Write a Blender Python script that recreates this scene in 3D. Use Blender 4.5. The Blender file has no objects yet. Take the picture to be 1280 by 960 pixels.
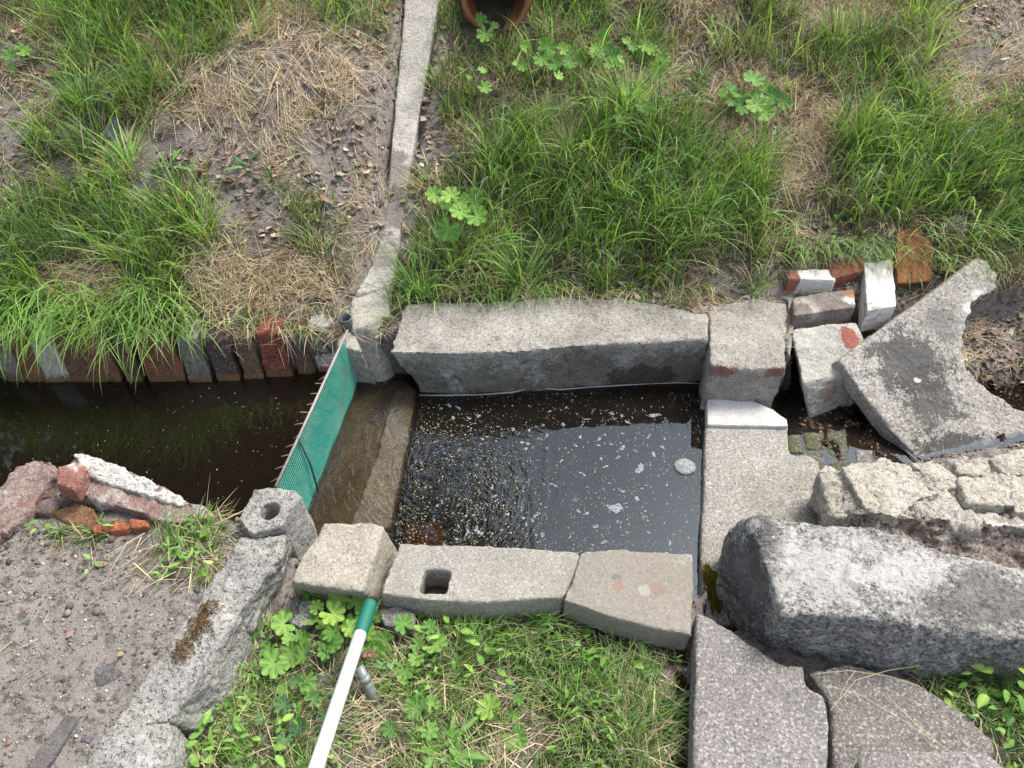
import bpy, bmesh, math
import numpy as np
from mathutils import Vector, Matrix

R = np.random.default_rng(7)
SC = bpy.context.scene
COL = SC.collection
TH = math.radians(44.0)
CAMZ = 1.70
F = 985.0
ST, CT = math.sin(TH), math.cos(TH)
ZW = -0.20            # water level

# ------------------------------------------------------------------ survey helpers
def ray(px, py):
    u, v = (px - 640) / F, (480 - py) / F
    return np.array([u, CT + v * ST, -ST + v * CT])

def W(px, py, z):
    """point on the level z seen at a place of the survey photo"""
    d = ray(px, py)
    t = (z - CAMZ) / d[2]
    return np.array([d[0] * t, d[1] * t, z])

def proj(x, y, z):
    dz = z - CAMZ
    dep = y * CT - dz * ST
    up = y * ST + dz * CT
    dep = np.maximum(dep, 0.05)
    return 640 + F * x / dep, 480 - F * up / dep

# ------------------------------------------------------------------ numpy noise
_perm = np.random.default_rng(3).permutation(256)
_perm = np.concatenate([_perm, _perm, _perm])
_g = np.random.default_rng(4).normal(size=(256, 3)); _g /= np.linalg.norm(_g, axis=1)[:, None]

def perlin(p):
    p = np.asarray(p, float)
    i = np.floor(p).astype(int); f = p - i; i &= 255
    u = f * f * f * (f * (f * 6 - 15) + 10)
    out = 0
    for dx in (0, 1):
        for dy in (0, 1):
            for dz in (0, 1):
                h = _perm[_perm[_perm[i[:, 0] + dx] + i[:, 1] + dy] + i[:, 2] + dz]
                d = f - np.array([dx, dy, dz])
                n = (_g[h] * d).sum(1)
                w = (u[:, 0] if dx else 1 - u[:, 0]) * (u[:, 1] if dy else 1 - u[:, 1]) * (u[:, 2] if dz else 1 - u[:, 2])
                out = out + n * w
    return out * 1.5

def fbm(p, octv=4, gain=.5):
    p = np.asarray(p, float); a = 1; s = 0
    for k in range(octv):
        s = s + a * perlin(p * (2 ** k) + 17.3 * k); a *= gain
    return s

def sstep(a, b, x):
    t = np.clip((x - a) / (b - a), 0, 1)
    return t * t * (3 - 2 * t)

def inpoly(x, y, poly):
    poly = np.asarray(poly)[:, :2]
    c = np.zeros(x.shape, bool); n = len(poly); j = n - 1
    for i in range(n):
        xi, yi = poly[i]; xj, yj = poly[j]
        if yi != yj:
            c ^= ((yi > y) != (yj > y)) & (x < (xj - xi) * (y - yi) / (yj - yi) + xi)
        j = i
    return c

def sdpoly(x, y, poly):
    poly = np.asarray(poly)[:, :2]; n = len(poly)
    d = np.full(x.shape, 1e9)
    for i in range(n):
        a = poly[i]; b = poly[(i + 1) % n]; e = b - a
        t = np.clip(((x - a[0]) * e[0] + (y - a[1]) * e[1]) / max((e * e).sum(), 1e-12), 0, 1)
        d = np.minimum(d, np.hypot(x - a[0] - t * e[0], y - a[1] - t * e[1]))
    return np.where(inpoly(x, y, poly), -d, d)

# ------------------------------------------------------------------ object helpers
def mesh_np(name, V, faces):
    """faces: (n,k) int array"""
    me = bpy.data.meshes.new(name)
    V = np.asarray(V, np.float32); faces = np.asarray(faces, np.int32)
    n, k = faces.shape
    me.vertices.add(len(V)); me.vertices.foreach_set('co', V.ravel())
    me.loops.add(n * k); me.loops.foreach_set('vertex_index', faces.ravel())
    me.polygons.add(n)
    me.polygons.foreach_set('loop_start', np.arange(n, dtype=np.int32) * k)
    me.polygons.foreach_set('loop_total', np.full(n, k, np.int32))
    me.update(calc_edges=True); me.validate()
    return me

def smooth(me, on=True):
    me.polygons.foreach_set('use_smooth', np.full(len(me.polygons), on))
    me.update()

def colattr(me, c, name='Col'):
    a = me.attributes.new(name, 'FLOAT_COLOR', 'POINT')
    c = np.concatenate([np.asarray(c, np.float32), np.ones((len(c), 1), np.float32)], 1)
    a.data.foreach_set('color', c.ravel())

def link(name, me, mat, parent=None):
    o = bpy.data.objects.new(name, me); COL.objects.link(o)
    if mat: me.materials.clear(); me.materials.append(mat)
    if parent: o.parent = parent
    return o

def tag(o, label=None, cat=None, group=None, kind=None):
    if label: o['label'] = label
    if cat: o['category'] = cat
    if group: o['group'] = group
    if kind: o['kind'] = kind
    return o

def empty(name, loc, label, cat, group=None):
    o = bpy.data.objects.new(name, None); COL.objects.link(o)
    o.location = loc; o.empty_display_size = .05
    return tag(o, label, cat, group)

# ------------------------------------------------------------------ materials
class NT:
    def __init__(s, name):
        s.m = bpy.data.materials.new(name); s.m.use_nodes = True
        s.t = s.m.node_tree; s.t.nodes.clear()
        s.out = s.n('ShaderNodeOutputMaterial')
    def n(s, typ, **kw):
        nd = s.t.nodes.new(typ)
        for k, v in kw.items():
            if k.startswith('_'): setattr(nd, k[1:], v)
        for k, v in kw.items():
            if k.startswith('_'): continue
            key = k.replace('0', ' ')
            if isinstance(v, tuple) and len(v) == 2 and hasattr(v[0], 'outputs'):
                s.t.links.new(v[0].outputs[v[1]], nd.inputs[key])
            elif hasattr(v, 'outputs'):
                s.t.links.new(v.outputs[0], nd.inputs[key])
            else:
                nd.inputs[key].default_value = v
        return nd
    def lk(s, a, ao, b, bi): s.t.links.new(a.outputs[ao], b.inputs[bi])
    def ramp(s, fac, stops, interp='LINEAR'):
        r = s.n('ShaderNodeValToRGB'); r.color_ramp.interpolation = interp
        e = r.color_ramp.elements
        while len(e) < len(stops): e.new(.5)
        for i, (p, c) in enumerate(stops):
            e[i].position = p; e[i].color = (c, c, c, 1) if not isinstance(c, tuple) else (*c, 1)
        s.t.links.new(fac.outputs[0], r.inputs[0]); return r
    def mix(s, fac, a, b, mode='MIX'):
        m = s.t.nodes.new('ShaderNodeMix'); m.data_type = 'RGBA'; m.blend_type = mode
        for sock, v in ((0, fac), (6, a), (7, b)):
            if isinstance(v, tuple) and len(v) == 2 and hasattr(v[0], 'outputs'): s.t.links.new(v[0].outputs[v[1]], m.inputs[sock])
            elif hasattr(v, 'outputs'):
                s.t.links.new(v.outputs[2 if v.bl_idname == 'ShaderNodeMix' else 0], m.inputs[sock])
            else: m.inputs[sock].default_value = (*v, 1) if isinstance(v, tuple) else v
        return m
    def noise(s, vec, scale, detail=4, rough=.6, dist=0):
        n = s.n('ShaderNodeTexNoise', Scale=scale, Detail=detail, Roughness=rough, Distortion=dist)
        s.t.links.new(vec.outputs[0] if vec.bl_idname != 'ShaderNodeTexCoord' else vec.outputs['Object'], n.inputs['Vector'])
        return n
    def offs(s, vec, off):
        m = s.n('ShaderNodeMapping'); m.inputs['Location'].default_value = off
        s.t.links.new(vec.outputs['Object'], m.inputs[0]); return m
    def math(s, op, a, b=0.0):
        m = s.n('ShaderNodeMath', _operation=op)
        for i, v in enumerate((a, b)):
            if hasattr(v, 'outputs'): s.t.links.new(v.outputs[0], m.inputs[i])
            else: m.inputs[i].default_value = v
        return m

def stone_mat(name, c_lo, c_hi, speck_d=(.05, .05, .05), speck_l=(.6, .58, .54), speck=.5, blotch=7., patches=(),
              rough=.92, bump=.5, seed=0., grain=190., pits=.3, mott=.35, spots=(), tide=None):
    t = NT(name); tc = t.n('ShaderNodeTexCoord')
    v = t.offs(tc, (seed * 3.1, seed * 1.7, seed))
    b1 = t.noise(v, blotch, 8, .68)
    base = t.mix(t.ramp(b1, [(.32, 0.), (.68, 1.)]), c_lo, c_hi)
    b2 = t.noise(v, blotch * 5, 6, .7)
    base = t.mix(t.ramp(b2, [(.36, mott), (.5, 0.)]), base, tuple(x * .45 for x in c_lo))
    # aggregate grain
    g1 = t.noise(v, grain, 3, .8)
    dk = t.ramp(g1, [(.36, speck), (.48, 0.)]); lt = t.ramp(g1, [(.55, 0.), (.68, speck)])
    base = t.mix(dk, base, speck_d); base = t.mix(lt, base, speck_l)
    # cells of grit
    vo = t.n('ShaderNodeTexVoronoi', Scale=grain * 1.05); t.t.links.new(v.outputs[0], vo.inputs['Vector'])
    hs = t.n('ShaderNodeSeparateColor'); t.lk(vo, 'Color', hs, 0)
    base = t.mix(t.ramp(hs, [(.86, 0.), (.9, .55 * speck)]), base, speck_l)
    hb = t.math('ADD', hs, 0.0); t.t.links.new(hs.outputs[1], hb.inputs[0])
    base = t.mix(t.ramp(hb, [(.84, 0.), (.9, .6 * speck)]), base, speck_d)
    for k, (pc, ps, lo, hi, amt) in enumerate(patches):
        vv = t.offs(tc, (seed * 2 + k * 5.3, k * 2.9 - seed, k * 1.3))
        pn = t.noise(vv, ps, 9, .72, .3)
        base = t.mix(t.ramp(pn, [(lo, 0.), (hi, amt)]), base, pc)
    if tide:
        g2 = t.n('ShaderNodeNewGeometry'); sz = t.n('ShaderNodeSeparateXYZ'); t.lk(g2, 'Position', sz, 0)
        zz = t.math('ADD', sz, 0.); t.t.links.new(sz.outputs[2], zz.inputs[0])
        tn = t.n('ShaderNodeTexNoise', Scale=18., Detail=6., Roughness=.7); t.lk(g2, 'Position', tn, 'Vector')
        zf = t.math('ADD', t.math('MULTIPLY', t.math('SUBTRACT', zz, ZW), 10.), t.math('MULTIPLY', t.math('SUBTRACT', tn, .5), .5))
        base = t.mix(t.ramp(zf, [(.16, tide[1]), (.34, 0.)]), base, tide[0])
    if spots:
        geo = t.n('ShaderNodeNewGeometry')
        sn = t.n('ShaderNodeTexNoise', Scale=22., Detail=7., Roughness=.75); t.lk(geo, 'Position', sn, 'Vector')
        sm = t.n('ShaderNodeTexNoise', Scale=160., Detail=3., Roughness=.7); t.lk(geo, 'Position', sm, 'Vector')
        nz = t.math('ADD', t.math('MULTIPLY', t.math('SUBTRACT', sn, .5), 1.5), t.math('MULTIPLY', t.math('SUBTRACT', sm, .5), .8))
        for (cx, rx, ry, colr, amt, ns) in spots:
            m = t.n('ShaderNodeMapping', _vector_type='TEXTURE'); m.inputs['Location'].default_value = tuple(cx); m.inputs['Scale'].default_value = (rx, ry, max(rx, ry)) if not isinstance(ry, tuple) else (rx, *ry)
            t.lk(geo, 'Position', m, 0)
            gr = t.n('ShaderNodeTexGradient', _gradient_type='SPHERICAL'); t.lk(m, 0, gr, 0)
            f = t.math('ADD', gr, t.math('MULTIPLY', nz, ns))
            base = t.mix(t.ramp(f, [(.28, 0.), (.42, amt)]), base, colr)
    bn = t.noise(v, 45, 8, .75)
    pit = t.noise(v, 110, 2, .5)
    pr = t.ramp(pit, [(.3, 0.), (.42, 1.)])
    hsum = t.math('ADD', t.math('MULTIPLY', bn, .9), t.math('ADD', t.math('MULTIPLY', g1, .35), t.math('MULTIPLY', pr, pits)))
    bp = t.n('ShaderNodeBump', Strength=bump, Distance=.012, Height=hsum)
    p = t.n('ShaderNodeBsdfPrincipled', Roughness=rough, Normal=bp); p.inputs['Specular IOR Level'].default_value = .25
    t.t.links.new(base.outputs[2], p.inputs['Base Color'])
    t.lk(p, 0, t.out, 0)
    return t.m

def brick_mat(name, c, cover=(.55, .53, .49), lo=.5, hi=.56, amt=1., seed=0., dark=(.06, .04, .035), algae=False, cs=9., spots=()):
    pt = [(dark, 14., .56, .72, .7), (cover, cs, lo, hi, amt)]
    return stone_mat(name, tuple(x * .6 for x in c), tuple(min(1, x * 1.25) for x in c), speck_d=tuple(x * .3 for x in c),
                     speck_l=(.5, .42, .36), speck=.4, blotch=16., patches=pt, spots=spots, rough=.8 if algae else .88, bump=.7, seed=seed, grain=230., tide=((.17, .105, .05), .85) if algae else None)

def foliage_mat(name, trans=.35, rough=.5, spec=.3):
    t = NT(name)
    a = t.n('ShaderNodeAttribute', _attribute_name='Col')
    p = t.n('ShaderNodeBsdfPrincipled', Roughness=rough); p.inputs['Specular IOR Level'].default_value = spec
    t.lk(a, 'Color', p, 'Base Color')
    tr = t.n('ShaderNodeBsdfTranslucent')
    tb = t.mix(1., (a, 'Color'), (1.25, 1.2, .6), 'MULTIPLY'); t.t.links.new(tb.outputs[2], tr.inputs[0])
    mx = t.n('ShaderNodeMixShader'); mx.inputs[0].default_value = trans
    t.lk(p, 0, mx, 1); t.lk(tr, 0, mx, 2); t.lk(mx, 0, t.out, 0)
    return t.m

def leaf_mat(name, c1, c2, trans=.3):
    t = NT(name); tc = t.n('ShaderNodeTexCoord')
    oi = t.n('ShaderNodeObjectInfo')
    n = t.noise(tc, 60, 4, .6)
    rr = t.ramp(n, [(.3, 0.), (.7, 1.)])
    base = t.mix(rr, c1, c2)
    va_ = t.n('ShaderNodeAttribute', _attribute_name='vein'); vf = t.math('MULTIPLY', va_, .45); t.t.links.new(va_.outputs['Fac'], vf.inputs[0])
    base = t.mix(vf, base, tuple(min(1, x * 1.5 + .06) for x in c2))
    nb = t.noise(t.offs(tc, (3, 1, 2)), 2.2, 5, .7); base = t.mix(t.ramp(nb, [(.62, 0.), (.70, .8)]), base, (.26, .20, .06))
    hv = t.n('ShaderNodeHueSaturation'); t.t.links.new(base.outputs[2], hv.inputs['Color'])
    mr = t.n('ShaderNodeMapRange'); t.lk(oi, 'Random', mr, 0); mr.inputs[3].default_value = .72; mr.inputs[4].default_value = 1.3
    t.lk(mr, 0, hv, 'Value')
    m2 = t.n('ShaderNodeMapRange'); t.lk(oi, 'Random', m2, 0); m2.inputs[3].default_value = .515; m2.inputs[4].default_value = .48
    t.lk(m2, 0, hv, 'Hue')
    bp = t.n('ShaderNodeBump', Strength=.35, Distance=.004, Height=n)
    p = t.n('ShaderNodeBsdfPrincipled', Roughness=.55, Normal=bp); p.inputs['Specular IOR Level'].default_value = .3
    t.lk(hv, 0, p, 'Base Color')
    tr = t.n('ShaderNodeBsdfTranslucent'); t.lk(hv, 0, tr, 0)
    mx = t.n('ShaderNodeMixShader'); mx.inputs[0].default_value = trans
    t.lk(p, 0, mx, 1); t.lk(tr, 0, mx, 2); t.lk(mx, 0, t.out, 0)
    return t.m

def plain_mat(name, c, rough=.5, bump=0., c2=None, scale=40., metal=0.):
    t = NT(name); tc = t.n('ShaderNodeTexCoord')
    n = t.noise(tc, scale, 6, .65)
    base = t.mix(t.ramp(n, [(.35, 0.), (.7, 1.)]), c, c2 or tuple(x * .85 for x in c))
    p = t.n('ShaderNodeBsdfPrincipled', Roughness=rough, Metallic=metal)
    if bump:
        bp = t.n('ShaderNodeBump', Strength=bump, Distance=.004, Height=n); t.lk(bp, 0, p, 'Normal')
    t.t.links.new(base.outputs[2], p.inputs['Base Color']); t.lk(p, 0, t.out, 0)
    return t.m

# ------------------------------------------------------------------ stones
FOOT = []       # footprints, for keeping grass out
TOPS = []

def remeshed(me, vox, cutters=()):
    o = bpy.data.objects.new('tmp', me); COL.objects.link(o)
    cs = []
    for c in cutters:
        co = bpy.data.objects.new('cut', c); COL.objects.link(co); cs.append(co)
        m = o.modifiers.new('b', 'BOOLEAN'); m.operation = 'DIFFERENCE'; m.object = co; m.solver = 'EXACT'
    m = o.modifiers.new('r', 'REMESH'); m.mode = 'VOXEL'; m.voxel_size = vox
    dg = bpy.context.evaluated_depsgraph_get()
    r = bpy.data.meshes.new_from_object(o.evaluated_get(dg))
    for x in [o] + cs: bpy.data.objects.remove(x)
    return r

def get_co(me):
    a = np.empty(len(me.vertices) * 3, np.float32); me.vertices.foreach_get('co', a); return a.reshape(-1, 3).astype(float)

def laplace(co, E, it, lam=.5):
    n = len(co); deg = np.bincount(E.ravel(), minlength=n).astype(float)[:, None]; deg[deg == 0] = 1
    for _ in range(it):
        s = np.zeros_like(co)
        for k in range(3):
            s[:, k] = np.bincount(E[:, 0], co[E[:, 1], k], n) + np.bincount(E[:, 1], co[E[:, 0], k], n)
        co = co + lam * (s / deg - co)
    return co

def roughen(me, amp=.004, freq=14., fine=.0015, wear=10, soft=2, chip=.6, seed=0., cells=0, cell_amp=.0):
    co = get_co(me)
    E = np.empty(len(me.edges) * 2, np.int32); me.edges.foreach_get('vertices', E); E = E.reshape(-1, 2)
    a = laplace(co, E, soft); b = laplace(a, E, wear)
    m = sstep(-.1, .45, fbm(co * 9 + seed, 3))[:, None] * chip
    co = a * (1 - m) + b * m
    b2 = laplace(b, E, 14); m2 = sstep(.28, .5, fbm(co * 26 + seed + 40, 2))[:, None] * chip
    co = co * (1 - m2) + b2 * m2
    me.vertices.foreach_set('co', co.astype(np.float32).ravel()); me.update()
    nr = np.empty(len(me.vertices) * 3, np.float32); me.vertex_normals.foreach_get('vector', nr); nr = nr.reshape(-1, 3)
    d = amp * fbm(co * freq + seed, 4) + fine * fbm(co * 70 + seed, 3)
    if cells:
        rg = np.random.default_rng(int(seed * 10) + 5); lo, hi = co.min(0), co.max(0)
        sd_ = lo + rg.random((cells, 3)) * (hi - lo); hh = rg.uniform(-1, 1, cells)
        wob = np.stack([fbm(co * 12 + k * 9, 3) for k in range(3)], 1) * .02
        D = np.sqrt((((co + wob)[:, None] - sd_[None]) ** 2).sum(2)); o2 = np.partition(D, 1, 1)
        near = D.argmin(1); gap = o2[:, 1] - o2[:, 0]
        d = d + cell_amp * hh[near] * sstep(0, .02, gap) - cell_amp * .7 * (1 - sstep(.0, .012, gap))
    co = co + nr * d[:, None]
    me.vertices.foreach_set('co', co.astype(np.float32).ravel()); me.update()
    smooth(me)

def loft(rings):
    """closed solid from rings of 3D points, all with the same count; ends capped"""
    bm = bmesh.new(); rv = [[bm.verts.new(p) for p in r] for r in rings]
    n = len(rv[0])
    for a, b in zip(rv, rv[1:]):
        for i in range(n):
            bm.faces.new((a[i], a[(i + 1) % n], b[(i + 1) % n], b[i]))
    bm.faces.new(rv[0]); bm.faces.new(rv[-1])
    bmesh.ops.triangulate(bm, faces=bm.faces[:])
    bmesh.ops.recalc_face_normals(bm, faces=bm.faces[:])
    me = bpy.data.meshes.new('loft'); bm.to_mesh(me); bm.free()
    return me

def rock(name, top, mat, label, cat, drop=.1, bot=None, ext=.12, vox=.007, group=None, cutters=(), batter=0., foot=True,
         parent=None, dirn=None, **kw):
    T = np.array([p if len(p) == 3 and p[2] is not None and getattr(p, 'w', 0) else W(*p) for p in top])
    c = T.mean(0)
    rings = [T]
    if bot is not None:
        B = np.array([W(*p) for p in bot]); rings.append(B)
        if ext: rings.append(B - np.array([0, 0, ext]))
    elif dirn is not None:
        rings.append(T + np.asarray(dirn))
    else:
        B = T - np.array([0, 0, drop]); B[:, :2] = c[:2] + (B[:, :2] - c[:2]) * (1 + batter); rings.append(B)
    me = remeshed(loft(rings), vox, cutters)
    kw.setdefault('seed', float(len(TOPS)) * 3.7)
    roughen(me, **kw)
    co = get_co(me); base = np.array([c[0], c[1], co[:, 2].min()])
    me.vertices.foreach_set('co', (co - base).astype(np.float32).ravel()); me.update()
    o = link(name, me, mat, parent); o.location = base
    if label: tag(o, label, cat, group)
    if foot: FOOT.append(T)
    TOPS.append(name)
    return o

def tube(name, pts, rad, mat, seg=12, parent=None, hollow=0., caps=True, radii=None):
    """round bar or pipe along points"""
    P = [Vector(p) for p in pts]; bm = bmesh.new(); rings = []
    def ringset(scale):
        out = []
        prev = None
        for i, p in enumerate(P):
            d = (P[min(i + 1, len(P) - 1)] - P[max(i - 1, 0)]).normalized()
            if prev is None:
                up = Vector((0, 0, 1)) if abs(d.z) < .9 else Vector((1, 0, 0))
                x = d.cross(up).normalized()
            else:
                x = (prev - d * prev.dot(d)).normalized()
            prev = x; y = d.cross(x)
            r = (radii[i] if radii else rad) * scale
            out.append([bm.verts.new(p + (x * math.cos(a) + y * math.sin(a)) * r) for a in [2 * math.pi * k / seg for k in range(seg)]])
        return out
    A = ringset(1.)
    def skin(Q, flip=False):
        for a, b in zip(Q, Q[1:]):
            for k in range(seg):
                f = (a[k], a[(k + 1) % seg], b[(k + 1) % seg], b[k])
                bm.faces.new(f[::-1] if flip else f)
    skin(A)
    if hollow:
        Bq = ringset(hollow); skin(Bq, True)
        for a, b in ((A[0], Bq[0]), (A[-1], Bq[-1])):
            for k in range(seg): bm.faces.new((a[k], b[k], b[(k + 1) % seg], a[(k + 1) % seg]))
    elif caps:
        bm.faces.new(A[0][::-1]); bm.faces.new(A[-1])
    bmesh.ops.recalc_face_normals(bm, faces=bm.faces[:])
    me = bpy.data.meshes.new(name); bm.to_mesh(me); bm.free(); smooth(me)
    return link(name, me, mat, parent)

def local(o, parent):
    """bake: child geometry is written in world metres; move it under a thing whose origin is elsewhere"""
    o.parent = parent
    me = o.data; co = get_co(me) - np.array(parent.location)
    me.vertices.foreach_set('co', co.astype(np.float32).ravel()); me.update()
    return o

# ------------------------------------------------------------------ terrain
POOL = [W(-700, 478, ZW), W(0, 474, ZW), W(425, 462, ZW), W(525, 470, ZW), W(884, 462, ZW), W(905, 470, ZW), W(905, 700, -.165), W(880, 712, 0), W(500, 698, 0), W(400, 680, 0),
        W(368, 664, 0), W(300, 650, 0), W(240, 640, 0), W(150, 622, 0), W(60, 606, 0), W(0, 612, 0), W(-300, 560, 0), W(-700, 540, 0)]
RCH = [W(975, 470, ZW), W(985, 430, ZW), W(1075, 425, ZW), W(1130, 430, ZW), W(1210, 415, ZW), W(1330, 410, ZW), W(1900, 430, ZW), W(1900, 590, ZW), W(1330, 580, ZW),
       W(1150, 605, ZW), W(1090, 620, ZW), W(1020, 640, ZW), W(975, 640, ZW)]
LOWSL = [W(870, 492, ZW), W(990, 492, ZW), W(992, 560, ZW), W(1036, 566, ZW), W(1045, 720, ZW), W(1000, 770, -.1), W(893, 785, -.1), W(890, 712, -.165), W(872, 700, -.165)]
TRENCH = None
WL_A, WL_B = W(332, 680, .04)[:2], W(150, 950, .04)[:2]

def Hbase(x, y):
    yb = np.interp(x, [-3, -.6, -.45, .6, .7, 3], [2.08, 2.08, 2.24, 2.24, 2.20, 2.20])
    z0 = np.interp(x, [-3, -.55, -.4, .6, .8, 3], [-.045, -.045, -.012, -.012, -.02, -.02])
    s = np.maximum(y - yb, 0)
    bank = z0 + np.where(s < 1.9, .60 * s - .085 * s * s, .60 * 1.9 - .085 * 3.61 + .18 * np.minimum(s - 1.9, 2) )
    lump = .035 * fbm(np.stack([x * 1.7, y * 1.7, x * 0 + 3], -1).reshape(-1, 3), 3).reshape(x.shape) * sstep(.1, .6, s)
    mound = .10 * np.exp(-((x + .9) / .42) ** 2 - ((y - 3.0) / .3) ** 2)
    # near side
    d = (x - WL_A[0]) * (WL_B[1] - WL_A[1]) - (y - WL_A[1]) * (WL_B[0] - WL_A[0])
    d = -d / np.hypot(*(WL_B - WL_A))           # >0 to the right of the rough wall
    near = np.where(True, .015 + (-.115) * sstep(-.09, .05, d), 0)
    near = near + .04 * sstep(.35, .55, x) * sstep(1.05, .8, y) 
    near = near + .05 * sstep(.45, .7, x) * sstep(.9, 1.15, y)
    t = sstep(1.75, 1.9, y)
    fine = .010 * fbm(np.stack([x * 9, y * 9, x * 0 + 8], -1).reshape(-1, 3), 4).reshape(x.shape)
    return near * (1 - t) + (bank + lump + mound) * t + fine * sstep(6, 3, np.hypot(x, y - 2))

def H(x, y):
    x = np.asarray(x, float); y = np.asarray(y, float)
    z = Hbase(x, y)
    sd = sdpoly(x, y, POOL)
    bed = -.52 + .02 * np.sin(x * 9)
    z = np.where(sd < .03, z * sstep(-.012, .012, sd) + np.minimum(z, bed) * (1 - sstep(-.012, .012, sd)), z)
    sr = sdpoly(x, y, RCH)
    gr = -.203 + .016 * fbm(np.stack([x * 14, y * 14, x * 0 + 1], -1).reshape(-1, 3), 3).reshape(x.shape)
    gr = gr + .10 * sstep(.0, .16, (y - 1.82)) * sstep(1.05, 1.25, x)
    sl_ = sdpoly(x, y, LOWSL)
    z = np.where(sl_ < .02, np.minimum(z, -.23), z)
    if TRENCH is not None:
        a, b = TRENCH; e = b - a; t_ = np.clip(((x - a[0]) * e[0] + (y - a[1]) * e[1]) / (e @ e), 0, 1.2)
        dd = np.hypot(x - a[0] - t_ * e[0], y - a[1] - t_ * e[1])
        z = z - .06 * sstep(.085, .05, dd) * sstep(0, .08, t_)
    wr = sstep(-.05, .02, sr)
    z = np.where(sr < .05, z * wr + np.minimum(z, gr) * (1 - wr), z)
    return z

def on_ground(px, py):
    d = ray(px, py); t = np.linspace(.8, 8, 3000)
    P = d[None] * t[:, None]; P[:, 2] += CAMZ
    h = H(P[:, 0], P[:, 1]); k = int(np.argmax(P[:, 2] < h))
    return P[k] if P[k, 2] < h[k] else P[-1]

# cover map of the ground, 40 px cells of the survey photo
MAP = {0: "mGGGgGGGmmGgsggGgGGmgddGgdddGmss", 1: "smGGdGgllllmssggGmGGgmGgGgGgddss", 2: [2, 0, 2, 2, 5, 4, 1, 1, 1, 1, 1, 0, 0, 4, 4, 2, 4, 4, 2, 2, 3, 2, 2, 3, 2, 2, 4, 5, 5, 3, 0, 3],
       3: [0, 2, 5, 5, 5, 1, 1, 1, 1, 1, 1, 0, 0, 0, 4, 5, 2, 3, 5, 5, 2, 4, 3, 2, 3, 3, 2, 4, 5, 3, 3, 5], 4: "sGGsssssllssssmGGdGGGGmdddGGGGGG", 5: "smmGsmssssssSmgGGGGGGGGGddGGGGGG".replace('S', 's'),
       6: "mGGGGGsssgsssmgGGGGGGGGGgmGGGGgG", 7: "GGGGGGGmmgmssggGGGGGGGGGgmmmmgGG", 8: "GGddGGddddmsgGGGGgGGGmmmmsssmgsd",
       9: "GGddGGdddddsgGggmmsssmssssssssss", 10: "GGGGGGmddddsssssssssssssssssssss", 11: "GGGGGGmddsssssssssssssssssssssss"}
LOW = {15: "s" * 32, 16: "ssgssggssssssssssssssssssssssss" + "s", 17: "ssssmmmsssssssssssssssssssssssss", 18: "s" * 32,
       19: "ssssssssmmmmmgggGgggmsssssssssss", 20: "ssssssssgmmmggGGGGGggsssssssgGGG", 21: "sssssssggmmdgggdgGGGgssssssssgGG",
       22: "ssssssggmmmddgggdgGGGsssssssssgG", 23: "sssssgggmgmdgggddgGggssssssssssg"}
CODE = {c: i for i, c in enumerate("slmdgGX")}
GRID = np.zeros((24, 32), int)
for r_, s_ in {**MAP, **LOW}.items():
    if isinstance(s_, list): GRID[r_] = s_; continue
    s_ = (s_ + 's' * 32)[:32]
    GRID[r_] = [CODE[c] for c in s_]

for (r0, r1, c0, c1) in ((4, 9, 16, 24), (6, 11, 0, 6), (4, 8, 26, 32), (0, 3, 2, 7), (5, 8, 14, 17)):
    b_ = GRID[r0:r1, c0:c1]; b_[b_ == CODE['G']] = CODE['X']

def cover(x, y, z, jit=16):
    px, py = proj(x, y, z)
    q = np.stack([x * 11, y * 11, x * 0], -1)
    px = px + jit * 1.6 * fbm(q, 3) + R.normal(0, jit * .35, x.shape)
    py = py + jit * 1.6 * fbm(q + 31, 3) + R.normal(0, jit * .35, x.shape)
    r = np.clip((py / 40).astype(int), 0, 23); c = np.clip((px / 40).astype(int), 0, 31)
    return GRID[r, c]

def axis(lo, hi, step, far, g=1.16):
    a = list(np.arange(lo, hi, step)); s = step; p = a[-1]; out = []
    while p < far:
        s *= g; p += s; out.append(p)
    s = step; q = a[0]; pre = []
    while q > -far:
        s *= g; q -= s; pre.append(q)
    return np.array(pre[::-1] + a + out)

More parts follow.
